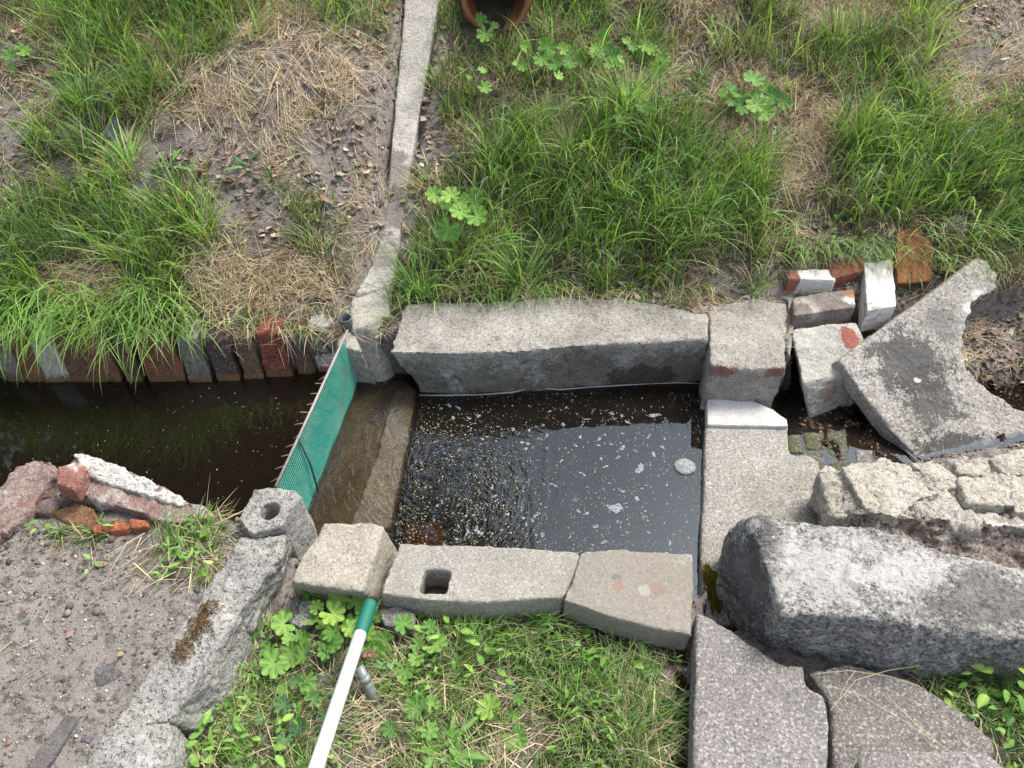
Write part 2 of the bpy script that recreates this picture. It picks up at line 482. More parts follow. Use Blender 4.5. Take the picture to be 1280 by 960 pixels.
def build_ground():
    xs = axis(-2.7, 2.7, .0165, 260); ys = axis(.1, 4.4, .0165, 260)
    X, Y = np.meshgrid(xs, ys)
    Z = H(X.ravel(), Y.ravel())
    V = np.stack([X.ravel(), Y.ravel(), Z], 1)
    nx, ny = len(xs), len(ys)
    i = np.arange(ny - 1)[:, None] * nx + np.arange(nx - 1)[None]
    Fq = np.stack([i, i + 1, i + nx + 1, i + nx], -1).reshape(-1, 4)
    me = mesh_np('ground', V, Fq); smooth(me)
    cv = cover(V[:, 0], V[:, 1], V[:, 2], 14)
    humus = np.isin(cv, [CODE['g'], CODE['G'], CODE['X']]).astype(float) * .9 + np.isin(cv, [CODE['m']]) * .5 + (cv == CODE['d']) * .35
    px, py = proj(V[:, 0], V[:, 1], V[:, 2])
    path = ((py > 560) & (px < 420)).astype(float)
    wet = (V[:, 2] < -.14).astype(float)
    c = np.stack([humus, path, wet], 1)
    colattr(me, c, 'cover')
    t = NT('soil'); tc = t.n('ShaderNodeTexCoord')
    a = t.n('ShaderNodeAttribute', _attribute_name='cover'); sp = t.n('ShaderNodeSeparateColor'); t.lk(a, 'Color', sp, 0)
    n1 = t.noise(tc, 3.5, 8, .7); n2 = t.noise(tc, 40, 6, .7); n3 = t.noise(tc, 220, 3, .7)
    soil = t.mix(t.ramp(n1, [(.35, 0.), (.65, 1.)]), (.17, .15, .136), (.31, .28, .26))
    path = t.mix(t.ramp(n1, [(.3, 0.), (.7, 1.)]), (.20, .182, .167), (.30, .275, .255))
    base = t.mix((sp, 1), soil, path)
    base = t.mix((sp, 0), base, (.062, .05, .03))
    base = t.mix(t.ramp(n2, [(.38, .75), (.52, 0.)]), base, (.05, .042, .038))
    base = t.mix(t.ramp(n3, [(.56, 0.), (.7, .75)]), base, (.38, .34, .31))
    base = t.mix((sp, 2), base, (.014, .011, .008))
    hs = t.math('ADD', t.math('MULTIPLY', n2, 1.), t.math('MULTIPLY', n3, .5))
    bp = t.n('ShaderNodeBump', Strength=.8, Distance=.015, Height=hs)
    p = t.n('ShaderNodeBsdfPrincipled', Roughness=.95, Normal=bp); p.inputs['Specular IOR Level'].default_value = .15
    t.t.links.new(base.outputs[2], p.inputs['Base Color']); t.lk(p, 0, t.out, 0)
    return tag(link('ground', me, t.m), 'bare grey brown soil and sloping bank around the water', 'ground', kind='structure')

BEAM = [on_ground(*p) for p in ((484, 236), (508, 236), (552, 0), (509, 0))]
TRENCH = ((BEAM[0] + BEAM[1])[:2] / 2, (BEAM[2] + BEAM[3])[:2] / 2)
build_ground()

# ------------------------------------------------------------------ water
def build_water():
    x0, x1, y0, y1, zb = -4.5, 4.5, .95, 2.35, -.75
    V = [(x0, y0, ZW), (x1, y0, ZW), (x1, y1, ZW), (x0, y1, ZW), (x0, y0, zb), (x1, y0, zb), (x1, y1, zb), (x0, y1, zb)]
    me = mesh_np('water', V, [(0, 1, 2, 3), (7, 6, 5, 4), (0, 4, 5, 1), (1, 5, 6, 2), (2, 6, 7, 3), (3, 7, 4, 0)]); smooth(me, False)
    t = NT('dark_water'); tc = t.n('ShaderNodeTexCoord')
    pc = W(560, 590, ZW); sill = W(455, 590, ZW)
    def blob(c, rx, ry):
        m = t.n('ShaderNodeMapping', _vector_type='TEXTURE'); m.inputs['Location'].default_value = (c[0], c[1], ZW); m.inputs['Scale'].default_value = (rx, ry, 1)
        t.t.links.new(tc.outputs['Object'], m.inputs[0])
        g = t.n('ShaderNodeTexGradient', _gradient_type='SPHERICAL'); t.t.links.new(m.outputs[0], g.inputs[0]); return g
    m1 = t.ramp(blob(pc, .42, .46), [(0., 0.), (.45, 1.)]); m2 = t.ramp(blob(sill, .26, .5), [(0., 0.), (.4, 1.)]); m2 = t.math('MULTIPLY', m2, 1.9)
    mask = t.math('MAXIMUM', m1, m2)
    # eddy: stretched ripples that bend round the swirl
    mp = t.n('ShaderNodeMapping', _vector_type='TEXTURE'); mp.inputs['Location'].default_value = (pc[0] + .02, pc[1] - .06, ZW)
    t.t.links.new(tc.outputs['Object'], mp.inputs[0])
    sx = t.n('ShaderNodeSeparateXYZ'); t.lk(mp, 0, sx, 0)
    xx, yy = t.math('ADD', sx, 0.), t.math('ADD', sx, 0.)
    t.t.links.new(sx.outputs[0], xx.inputs[0]); t.t.links.new(sx.outputs[1], yy.inputs[0])
    rr = t.math('SQRT', t.math('ADD', t.math('MULTIPLY', xx, xx), t.math('MULTIPLY', yy, yy)))
    an = t.math('ARCTAN2', yy, xx)
    cx = t.n('ShaderNodeCombineXYZ')
    t.lk(t.math('ADD', t.math('MULTIPLY', rr, 34.), t.math('MULTIPLY', an, 1.6)), 0, cx, 0); t.lk(t.math('MULTIPLY', an, 2.6), 0, cx, 1)
    wv = t.n('ShaderNodeTexNoise', Scale=1., Detail=3., Roughness=.5, Distortion=1.4); t.lk(cx, 0, wv, 'Vector')
    st = t.n('ShaderNodeMapping'); st.inputs['Scale'].default_value = (1, .4, 1); st.inputs['Rotation'].default_value = (0, 0, .35)
    t.t.links.new(tc.outputs['Object'], st.inputs[0])
    nn = t.noise(st, 24, 2, .45, 1.0)
    hh = t.math('ADD', t.math('MULTIPLY', wv, .55), t.math('MULTIPLY', nn, .6))
    hh = t.math('MULTIPLY', hh, mask)
    calm = t.noise(tc, 5, 2, .5)
    hh = t.math('ADD', hh, t.math('MULTIPLY', calm, .05))
    bp = t.n('ShaderNodeBump', Strength=.16, Distance=.02, Height=hh)
    gl = t.n('ShaderNodeBsdfGlossy', Roughness=.02, Normal=bp); gl.inputs[0].default_value = (.70, .84, 1, 1)
    fr = t.n('ShaderNodeFresnel', IOR=1.62, Normal=bp)
    tr = t.n('ShaderNodeBsdfTransparent'); tr.inputs[0].default_value = (.90, .86, .80, 1)
    va = t.n('ShaderNodeVolumeAbsorption', Density=40.); va.inputs[0].default_value = (.64, .58, .47, 1); t.lk(va, 0, t.out, 1)
    df = t.n('ShaderNodeBsdfDiffuse'); df.inputs[0].default_value = (.055, .042, .028, 1)
    body = t.n('ShaderNodeMixShader'); body.inputs[0].default_value = .15; t.lk(tr, 0, body, 1); t.lk(df, 0, body, 2)
    mx = t.n('ShaderNodeMixShader'); t.lk(fr, 0, mx, 0); t.lk(body, 0, mx, 1); t.lk(gl, 0, mx, 2); t.lk(mx, 0, t.out, 0)
    return tag(link('water', me, t.m), 'still dark brown water in the channel and basin', 'water', kind='structure')

build_water()

# ------------------------------------------------------------------ stone materials
LICH = (.60, .59, .56); DARK = (.055, .053, .052); MOSSC = (.10, .11, .03)
M_conc = stone_mat('weathered_concrete', (.25, .235, .205), (.46, .44, .40), speck=.4, patches=[((.13, .12, .10), 4., .56, .75, .6), (LICH, 11., .6, .7, .4)], seed=1, bump=.8, pits=.6,
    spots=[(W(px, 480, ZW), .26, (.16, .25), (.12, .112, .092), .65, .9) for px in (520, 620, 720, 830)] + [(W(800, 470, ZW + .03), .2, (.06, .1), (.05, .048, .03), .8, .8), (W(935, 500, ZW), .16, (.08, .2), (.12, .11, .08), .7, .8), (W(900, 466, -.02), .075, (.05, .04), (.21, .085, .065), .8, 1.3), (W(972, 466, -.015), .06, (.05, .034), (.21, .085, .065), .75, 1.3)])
M_slab = stone_mat('exposed_aggregate', (.22, .205, .185), (.335, .318, .29), speck=.62, grain=170, blotch=3.5, mott=.12, patches=[((.17, .16, .14), 5., .55, .75, .45), ((.12, .11, .08), 2.3, .52, .7, .4), (LICH, 26., .64, .68, .6)], seed=2, bump=.5)
M_sand = stone_mat('sandy_concrete', (.28, .25, .195), (.40, .365, .30), speck=.5, blotch=3, patches=[((.20, .17, .12), 6., .58, .75, .4)], seed=3, bump=.35)
M_near = stone_mat('smooth_worn_concrete', (.225, .21, .185), (.335, .318, .285), speck=.42, blotch=2.5, mott=.15, patches=[((.20, .18, .15), 4., .52, .72, .5), ((.14, .13, .09), 2.2, .54, .72, .45), ((.15, .14, .11), 15., .6, .7, .4), (LICH, 22., .64, .68, .5)], seed=4, bump=.4,
    spots=[(W(795, 740, 0), .30, .22, (.20, .175, .14), .5, .8), (W(772, 733, 0), .026, .02, (.26, .16, .11), .6, .9), (W(770, 722, 0), .02, .014, (.12, .11, .10), .6, 1.), (W(820, 738, 0), .034, .026, (.23, .155, .115), .6, 1.), (W(806, 738, 0), .024, .022, (.40, .385, .36), .5, 1.1)])
M_wall = stone_mat('lichen_concrete', (.24, .235, .22), (.52, .51, .47), speck=.5, blotch=9, patches=[(DARK, 12., .56, .68, .7), (LICH, 7., .54, .66, .7), ((.30, .30, .2), 9., .6, .7, .4)], seed=5, bump=1., pits=.8)
M_gran = stone_mat('lichen_granite', (.20, .195, .187), (.37, .36, .345), speck=.8, grain=110, blotch=10, patches=[((.075, .072, .068), 5., .53, .68, .7), (LICH, 8., .51, .64, .7), (DARK, 38., .55, .68, .5)], seed=6, bump=.9,
    spots=[(W(925, 720, .04), .14, (.16, .2), (.085, .083, .08), .8, 1.1), (W(950, 660, .13), .08, .07, (.09, .088, .085), .7, 1.2), (W(1225, 745, .13), .22, .10, (.11, .108, .105), .65, 1.2), (W(1030, 715, .14), .15, .12, (.50, .49, .475), .6, 1.3), (W(1130, 715, .14), .13, .09, (.53, .52, .50), .7, 1.3), (W(930, 655, .12), .05, .03, (.5, .5, .49), .7, .9)])  # first spot puts the shade of the left face into the colour
M_rub = stone_mat('crumbling_lime_concrete', (.40, .36, .31), (.60, .57, .51), speck=.5, blotch=10, patches=[((.30, .24, .21), 6., .5, .66, .7), ((.70, .67, .61), 9., .53, .62, .8), ((.12, .12, .06), 11., .62, .7, .7)], seed=7, bump=1., pits=.7)
M_big = stone_mat('blackened_concrete', (.28, .265, .235), (.42, .40, .36), speck=.6, grain=130, blotch=5, patches=[((.07, .07, .07), 9., .6, .68, .5)], seed=8.6, bump=.5,
    spots=[(W(1135, 452, -.04), .20, .15, (.065, .065, .066), .85, 1.6), (W(1175, 495, -.08), .17, .13, (.07, .07, .07), .82, 1.6), (W(1215, 540, -.12), .22, .08, (.06, .06, .06), .9, 1.4), (W(1180, 400, .03), .12, .10, (.09, .09, .09), .5, 1.6), (W(1150, 472, -.06), .03, .02, (.55, .55, .44), .95, .12), (W(1160, 474, -.06), .008, .007, (.6, .6, .55), .9, .1)] + [(W(*q), .05, .05, (.60, .59, .56), .9, .5) for q in ((1228, 370, .06), (1217, 383, .05), (1209, 405, .03), (1204, 430, .01), (1209, 455, -.02), (1226, 480, -.05), (1250, 499, -.07), (1275, 514, -.08))])
M_pave = stone_mat('grey_paving_concrete', (.18, .170, .160), (.27, .257, .244), speck=.65, grain=170, blotch=2, mott=.1, seed=9, bump=.6, patches=[((.13, .12, .10), 2.6, .5, .7, .45), ((.12, .115, .10), 14., .58, .7, .4), (LICH, 24., .645, .68, .6)])
M_pave2 = stone_mat('brown_paving_concrete', (.135, .123, .113), (.205, .19, .177), speck=.62, grain=170, blotch=3, mott=.12, patches=[((.12, .12, .08), 7., .6, .7, .4)], seed=10, bump=.6)
M_core = stone_mat('rubble_core_mix', (.24, .19, .165), (.42, .35, .305), speck=.6, blotch=14, grain=120, patches=[((.55, .51, .45), 16., .56, .64, .7), ((.12, .10, .06), 9., .6, .7, .6)], seed=17, bump=1.2, pits=.8)
M_mort = stone_mat('fresh_mortar', (.50, .50, .48), (.62, .62, .60), speck=.25, blotch=6, seed=11, bump=.4)
M_masn = stone_mat('brick_masonry', (.24, .16, .14), (.36, .27, .235), speck=.4, blotch=12, patches=[((.52, .49, .45), 9., .55, .62, .8), ((.33, .13, .10), 6., .57, .64, .7)], seed=12, bump=1.)
M_pale = stone_mat('limewashed_block', (.40, .39, .35), (.58, .57, .52), speck=.4, blotch=6, patches=[((.18, .18, .12), 6., .57, .7, .5)], seed=13, bump=.9,
    spots=[(W(1064, 425, -.015), .045, (.085, .06), (.31, .085, .062), .9, 1.1), (W(1035, 490, -.12), .06, .06, (.33, .17, .14), .5, 1.2)])
M_pier = stone_mat('grey_pier_concrete', (.24, .235, .20), (.42, .41, .36), speck=.45, blotch=5, patches=[((.24, .24, .12), 6., .56, .7, .5)], seed=14, bump=.5)
M_sill = stone_mat('silted_concrete', (.30, .29, .25), (.46, .45, .41), speck=.6, blotch=8, patches=[((.16, .13, .08), 5., .54, .7, .6)], seed=15)
M_cob = stone_mat('mossy_sett', (.06, .06, .038), (.13, .13, .095), speck=.4, blotch=12, patches=[((.085, .095, .025), 8., .5, .62, .7)], seed=16)

# --- basin blocks
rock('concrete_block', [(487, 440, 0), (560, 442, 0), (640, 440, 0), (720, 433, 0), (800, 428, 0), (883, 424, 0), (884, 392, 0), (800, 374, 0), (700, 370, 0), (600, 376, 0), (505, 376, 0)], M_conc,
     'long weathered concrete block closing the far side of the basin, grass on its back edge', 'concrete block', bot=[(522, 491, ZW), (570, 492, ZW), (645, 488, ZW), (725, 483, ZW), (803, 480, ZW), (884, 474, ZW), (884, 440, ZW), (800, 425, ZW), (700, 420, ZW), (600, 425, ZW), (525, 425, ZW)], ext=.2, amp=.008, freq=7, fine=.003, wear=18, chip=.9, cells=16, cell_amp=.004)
rock('concrete_pier', [(437, 383, 0), (446, 345, .01), (490, 345, .01), (487, 395, 0), (474, 397, 0), (462, 407, 0), (440, 412, 0)], M_pier,
     'upright grey concrete pier at the far end of the green mesh screen', 'concrete pier', bot=[(447, 440, ZW), (450, 420, ZW), (495, 420, ZW), (497, 455, ZW), (494, 470, ZW), (478, 478, ZW), (455, 474, ZW)], vox=.006, amp=.005, freq=12, fine=.002, wear=14)
rock('concrete_fragment', [(421, 431, -.02), (428, 410, -.02), (442, 413, -.02), (452, 440, -.05)], M_pier,
     'split sliver of concrete leaning against the pier behind the mesh screen', 'concrete fragment', bot=[(444, 477, ZW), (446, 455, ZW), (456, 455, ZW), (471, 481, ZW)], vox=.005, amp=.004, fine=.001, soft=1)
rock('concrete_block', [(886, 383, 0), (940, 373, 0), (984, 379, 0), (983, 425, 0), (982, 460, 0), (935, 461, 0), (888, 457, 0), (887, 420, 0)], M_conc,
     'square concrete block on the far right corner of the basin', 'concrete block', drop=.34, amp=.006, freq=11, fine=.002, wear=14, chip=.8)
rock('stone_slab', [(955, 361, -.01), (991, 362, -.01), (993, 408, -.01), (989, 445, -.02), (984, 440, -.02), (985, 375, -.01)], M_slab,
     'narrow grey slab standing behind the square corner block', 'slab', drop=.3, vox=.005)
rock('mortar_patch', [(884, 498, -.145), (938, 499, -.145), (966, 511, -.147), (984, 524, -.15), (985, 533, -.152), (884, 531, -.152)], M_mort,
     'pale smooth mortar patch between the corner block and the low slab', 'mortar patch', drop=.05, vox=.004, amp=.001, fine=.0004, chip=.3)
rock('stone_slab', [(882, 529, -.165), (985, 532, -.165), (988, 568, -.165), (1012, 567, -.165), (1025, 578, -.165), (1030, 610, -.165), (1033, 655, -.165), (1030, 700, -.165), (950, 775, -.165), (878, 785, -.165), (876, 690, -.165), (879, 610, -.165)], M_slab,
     'low speckled concrete slab along the right edge of the basin', 'slab', drop=.3, amp=.003, freq=10, wear=10, chip=.6)
cut_sq = loft([[W(528, 697, .05), W(562, 699, .05), W(556, 728, .05), W(521, 726, .05)], [p + np.array([0, 0, -.2]) for p in (W(528, 697, .05), W(562, 699, .05), W(556, 728, .05), W(521, 726, .05))]])
rock('stone_slab', [(500, 679, 0), (590, 681, 0), (650, 684, 0), (726, 690, 0), (716, 722, 0), (703, 747, 0), (650, 750, 0), (610, 753, 0), (540, 751, 0), (474, 742, 0), (487, 710, 0)], M_near,
     'flat grey slab with a square hole on the near side of the basin', 'slab', drop=.085, vox=.006, cutters=[cut_sq], amp=.003, freq=9, wear=4, soft=1, chip=.6)
rock('stone_slab', [(726, 690, 0), (760, 686, 0), (866, 691, 0), (868, 740, 0), (864, 794, 0), (820, 786, 0), (760, 770, 0), (704, 750, 0), (716, 722, 0)], M_near,
     'brownish flat slab with rust spots at the near right corner of the basin', 'slab', drop=.085, vox=.006, amp=.003, freq=9, wear=4, soft=1, chip=.6)
rock('stone_block', [(404, 653, .05), (470, 652, .05), (481, 657, .045), (452, 741, .04), (362, 728, .04), (380, 690, .045)], M_sand,
     'sandy coloured squared stone block between the mesh screen and the slab with a hole', 'stone block', bot=[(410, 690, -.08), (478, 684, -.08), (499, 690, -.08), (475, 754, -.08), (366, 744, -.08), (384, 715, -.08)], vox=.006, amp=.003, wear=14, soft=5, chip=.6)
hc = W(333, 626, .1)
cut_cy = loft([[hc + np.array([.027 * math.cos(a), .027 * math.sin(a), z]) for a in np.linspace(0, 2 * math.pi, 24, endpoint=False)] for z in (0, -.15)])
rock('concrete_block', [(298, 649, .06), (317, 611, .06), (345, 608, .06), (369, 611, .06), (375, 619, .06), (353, 658, .06), (312, 668, .06)], M_wall,
     'small concrete block with a round socket hole at the near end of the mesh screen', 'concrete block', bot=[(301, 680, -.1), (328, 662, -.1), (355, 655, -.1), (388, 652, -.1), (396, 662, -.1), (371, 698, -.1), (312, 695, -.1)], vox=.005, cutters=[cut_cy], amp=.004, wear=10, soft=3)
# rough wall towards the viewer
rock('rough_wall_stone', [(302, 671, .04), (330, 668, .04), (357, 669, .04), (354, 690, .04), (328, 728, .04), (297, 772, .04), (233, 770, .04), (270, 720, .04)], M_wall,
     'rough lichen covered wall stone directly below the block with the round hole', 'wall stone', bot=[(308, 700, -.12), (335, 700, -.12), (366, 692, -.12), (362, 715, -.12), (342, 760, -.12), (319, 802, -.12), (248, 800, -.12), (280, 755, -.12)], vox=.006, amp=.008, freq=11, fine=.004, wear=8, soft=1, chip=.8, cells=40, cell_amp=.004)
rock('rough_wall_stone', [(236, 766, .037), (299, 766, .037), (280, 800, .04), (252, 848, .035), (212, 902, .03), (132, 914, .03), (170, 862, .035)], M_wall,
     'rough pale wall stone with a brown moss patch, left of the white pole', 'wall stone', bot=[(245, 802, -.12), (319, 805, -.12), (310, 835, -.12), (296, 872, -.12), (258, 916, -.12), (150, 945, -.12), (180, 895, -.12)], vox=.006, amp=.008, freq=11, fine=.004, wear=8, soft=1, chip=.8, cells=40, cell_amp=.004)
rock('rough_wall_stone', [(131, 909, .026), (214, 896, .026), (218, 940, .024), (200, 1000, .02), (60, 1000, .02), (95, 958, .02)], M_wall,
     'broken wall stone at the bottom left, cut off by the picture edge', 'wall stone', drop=.2, vox=.006, amp=.010, freq=11, fine=.004, wear=10, soft=1, chip=.8)
rock('stone_chip', [(368, 748, -.05), (392, 750, -.05), (396, 764, -.055), (380, 786, -.06), (358, 776, -.06)], M_wall, 'flat grey stone chip lying below the sandy block', 'stone', drop=.03, vox=.004, amp=.003)
rock('stone_chip', [(472, 762, -.055), (500, 757, -.05), (519, 766, -.05), (517, 784, -.055), (480, 782, -.06)], M_pave, 'small pinkish stone wedged under the slab with a square hole', 'stone', drop=.06, vox=.004, amp=.004)
# paving on the right
rock('paving_slab', [(870, 763, 0), (895, 775, 0), (975, 829, 0), (1004, 832, 0), (1008, 857, 0), (1031, 869, 0), (1037, 900, 0), (1036, 1010, 0), (868, 1010, 0), (866, 930, 0)], M_pave,
     'pointed grey paving slab in the foreground right of the grass', 'paving slab', drop=.08, amp=.003, freq=9, wear=8, chip=.8)
rock('paving_slab', [(1010, 840, -.02), (1060, 829, -.02), (1140, 850, -.02), (1206, 890, -.02), (1246, 926, -.02), (1240, 970, -.02), (1042, 980, -.02), (1039, 880, -.02)], M_pave2,
     'brown triangular paving slab under dry stems in front of the boulder', 'paving slab', drop=.06, amp=.003, freq=9, wear=8, chip=.8)
rock('paving_slab', [(1073, 946, .03), (1096, 937, .03), (1230, 938, .03), (1266, 965, .03), (1275, 1030, .03), (1075, 1030, .03)], M_pave,
     'pale paving slab at the bottom edge lying on the brown triangular slab', 'paving slab', drop=.05, amp=.003, freq=9, wear=8)
# boulder and rubble
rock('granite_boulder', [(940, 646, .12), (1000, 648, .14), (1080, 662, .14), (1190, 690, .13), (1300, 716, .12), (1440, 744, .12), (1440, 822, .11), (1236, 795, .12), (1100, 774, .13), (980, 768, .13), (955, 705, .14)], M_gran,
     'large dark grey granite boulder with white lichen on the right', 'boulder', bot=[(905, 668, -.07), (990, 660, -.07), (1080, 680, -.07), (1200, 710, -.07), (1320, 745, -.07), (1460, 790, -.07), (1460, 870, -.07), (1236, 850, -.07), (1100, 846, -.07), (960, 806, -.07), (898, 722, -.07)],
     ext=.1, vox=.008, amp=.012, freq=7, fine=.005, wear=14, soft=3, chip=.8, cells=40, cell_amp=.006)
rw = rock('rubble_wall', [(1029, 592, -.05), (1060, 583, -.03), (1105, 574, -.02), (1140, 580, -.02), (1170, 577, -.02), (1230, 571, -.01), (1285, 564, 0), (1430, 558, 0), (1430, 668, .05), (1285, 660, .05), (1200, 652, .05), (1130, 645, .04), (1085, 640, .02), (1060, 652, -.02), (1035, 640, -.05)], M_rub,
     'crumbling pale broken wall behind the granite boulder', 'wall', drop=.25, vox=.007, amp=.022, freq=9, fine=.008, wear=5, soft=1, chip=.7, cells=70, cell_amp=.022)
rc_ = rock('rubble_core', [(1075, 640, .0), (1130, 640, .025), (1200, 648, .035), (1285, 655, .035), (1430, 662, .035), (1430, 770, -.03), (1285, 735, -.03), (1200, 706, -.03), (1130, 680, -.03), (1075, 660, -.03)], M_core, None, None,
     drop=.2, vox=.007, amp=.018, freq=14, fine=.008, wear=4, soft=1, cells=160, cell_amp=.009, foot=True); rc_.location -= rw.location; rc_.parent = rw
M_rub2 = stone_mat('pale_lime_piece', (.42, .39, .32), (.62, .59, .52), speck=.4, blotch=9, patches=[((.30, .27, .18), 8., .56, .68, .6), ((.14, .14, .08), 13., .64, .7, .7)], seed=19, bump=.9, pits=.6)
for k, q in enumerate(([(1030, 594, .01), (1058, 592, .03), (1078, 612, .035), (1072, 640, .015), (1040, 641, -.01)],
                       [(1062, 588, .035), (1104, 577, .03), (1128, 592, .05), (1150, 618, .07), (1118, 640, .065), (1086, 630, .055)],
                       [(1108, 576, .03), (1128, 580, .035), (1150, 596, .055), (1172, 612, .075), (1152, 618, .07), (1128, 596, .05)],
                       [(1146, 582, .025), (1168, 577, .03), (1192, 592, .05), (1200, 604, .065), (1176, 610, .06)],
                       [(1196, 577, .03), (1222, 572, .03), (1238, 580, .04), (1226, 592, .05), (1202, 590, .05)],
                       [(1242, 572, .03), (1275, 566, .035), (1310, 566, .04), (1308, 590, .06), (1262, 592, .06)],
                       [(1204, 600, .06), (1240, 594, .06), (1268, 600, .075), (1262, 628, .09), (1214, 626, .085)],
                       [(1270, 600, .075), (1320, 594, .08), (1350, 610, .09), (1330, 640, .10), (1276, 636, .09)])):
    qm = np.array(q).mean(0); q = [tuple(qm + (np.array(v_) - qm) * [1.2, 1.2, .8]) for v_ in q]
    pz = rock('rubble_piece', [(a, b, z - .034) for a, b, z in q], M_rub2, None, None, drop=.07, vox=.0045, amp=.007, freq=14, fine=.004, wear=2, soft=1, chip=.6, cells=8, cell_amp=.005, foot=False)
    pz.location -= rw.location; pz.parent = rw
A_, B_, C_ = W(1048, 450, -.01), W(1224, 322, .12), W(1146, 572, -.20)
nrm = np.cross(B_ - A_, C_ - A_); nrm /= np.linalg.norm(nrm); nrm *= np.sign(nrm[2])
class P3(tuple): w = 1
def onpl(px, py):
    d = ray(px, py); o = np.array([0, 0, CAMZ]); t = ((A_ - o) @ nrm) / (d @ nrm); return P3(o + d * t)
rock('broken_slab', [onpl(*p) for p in [(1048, 450), (1090, 420), (1140, 384), (1190, 346), (1222, 322), (1236, 326), (1240, 336), (1248, 344), (1244, 352), (1247, 359), (1238, 366), (1226, 369), (1222, 374), (1213, 378), (1215, 390), (1208, 398), (1208, 410), (1203, 419), (1205, 430), (1202, 440), (1207, 449), (1208, 460), (1216, 466), (1220, 476), (1230, 482), (1240, 492), (1256, 499), (1266, 509), (1284, 515), (1330, 527), (1345, 545), (1280, 551), (1210, 562), (1147, 573), (1115, 540), (1080, 495)]], M_big,
     'big blackened concrete slab with a broken out curve, tilted across the right channel', 'broken slab', dirn=-nrm * .065, vox=.005, amp=.003, freq=9, fine=.002, wear=4, soft=1, chip=.7)
rock('limewashed_block', [(989, 412, 0), (1035, 404, .0), (1071, 402, .0), (1078, 420, -.01), (1085, 455, -.05), (1040, 470, -.06), (1003, 479, -.06)], M_pale,
     'whitish block with a red brick fleck beside the tilted broken slab', 'block', bot=[(994, 445, ZW), (1035, 445, ZW), (1085, 445, ZW), (1092, 460, ZW), (1095, 498, ZW), (1050, 512, ZW), (1011, 522, ZW)], vox=.005, amp=.006, freq=12, fine=.002, wear=14)
# loose bricks on the right
GB = 'loose bricks beside the tilted broken slab'
mB = lambda n, c, **k: brick_mat(n, c, **k)
rock('brick', [(991, 371, .03), (1067, 360, .03), (1070, 383, .03), (993, 394, .03)], mB('grey_brick', (.22, .19, .175), cover=(.42, .40, .37), lo=.56, hi=.66, seed=21, spots=[(W(1064, 380, .01), .06, .05, (.55, .54, .51), .9, .6), (W(1062, 366, .03), .045, .04, (.30, .14, .07), .8, 1.1)]), 'greyish brick lying flat on top of the whitish block', 'brick', drop=.10, vox=.004, amp=.003, fine=.001, soft=2, group=GB)
rock('brick', [(987, 336, .06), (1047, 336, .06), (1044, 350, .06), (985, 348, .06)], mB('limed_brick', (.30, .11, .08), cover=(.66, .65, .62), lo=.30, hi=.34, seed=22, spots=[(W(988, 345, .05), .045, (.1, .1), (.28, .10, .07), .95, .25)]), 'small white painted brick with a red left end, under the grass', 'brick', drop=.09, vox=.004, amp=.003, fine=.001, group=GB)
rock('brick', [(1035, 328, .07), (1080, 320, .07), (1080, 338, .06), (1040, 348, .06)], mB('red_brick', (.27, .10, .05), cover=(.2, .16, .1), lo=.62, hi=.72, seed=23), 'reddish brown brick half hidden between the two white bricks', 'brick', drop=.1, vox=.004, amp=.003, fine=.001, group=GB)
rock('brick', [(1079, 318, .06), (1115, 313, .06), (1121, 382, .05), (1084, 388, .05)], mB('white_brick', (.42, .38, .36), cover=(.68, .67, .64), lo=.40, hi=.46, seed=24), 'upright white painted brick next to the orange brick', 'brick', drop=.1, vox=.004, amp=.003, fine=.001, group=GB)
rock('brick', [(1121, 292, .12), (1134, 285, .125), (1150, 286, .12), (1164, 300, .11), (1168, 330, .06), (1164, 352, .04), (1122, 355, .04)], mB('orange_brick', (.32, .14, .05), cover=(.22, .16, .08), lo=.54, hi=.68, seed=25), 'rust orange brick leaning against the grassy bank', 'brick', dirn=(0, .04, -.07), vox=.004, amp=.004, fine=.001, soft=4, group=GB)
# setts under the shallow water
GS = 'mossy setts under shallow water'
for lab, q in [('mossy stone sett against the low slab, under shallow water', (985, 543, 1003, 566)), ('yellow green mossy sett in the far row beside the low slab', (1005, 540, 1032, 562)),
               ('tallest dark mossy sett at the far right of the paved patch', (1034, 534, 1060, 574)), ('dark mossy sett in the near row touching the low slab corner', (1004, 564, 1034, 594)),
               ('mossy sett in the near row beside the pale rubble wall', (1036, 576, 1067, 598)), ('pinkish brown sett set apart at the right of the mossy ones', (1070, 562, 1092, 592))]:
    x0, y0, x1, y1 = q
    rock('stone_sett', [(x0, y0, ZW + .005), (x1 - 1, y0 - 1, ZW + .005), (x1, y1, ZW + .005), (x0 + 1, y1, ZW + .005)], M_pave2 if 'pinkish' in lab else M_cob, lab, 'sett', drop=.07, vox=.0045, amp=.006, freq=16, soft=3, group=GS)
# basin sill
rock('weir_sill', [(436, 470, -.245), (500, 470, -.235), (520, 486, -.222), (500, 590, -.222), (484, 665, -.222), (430, 690, -.23), (372, 690, -.245), (395, 600, -.245)], M_sill,
     'submerged concrete weir sill between the mesh screen and the basin', 'weir sill', drop=.2, amp=.006, freq=9, vox=.008, foot=False)
rock('weir_curb', [(492, 486, -.21), (521, 488, -.21), (505, 570, -.209), (487, 660, -.209), (436, 660, -.209), (470, 570, -.21)], M_sill,
     'paler raised strip of concrete just under the water along the weir', 'weir curb', drop=.09, amp=.003, freq=9, vox=.007, foot=False)
rock('brick', [(505, 655, -.26), (545, 650, -.26), (560, 668, -.26), (548, 690, -.26), (506, 690, -.26)], mB('sunken_brick', (.42, .12, .05), lo=.8, hi=.9, seed=26), 'orange brick lying under water by the near slab of the basin', 'brick', drop=.06, vox=.005, foot=False)

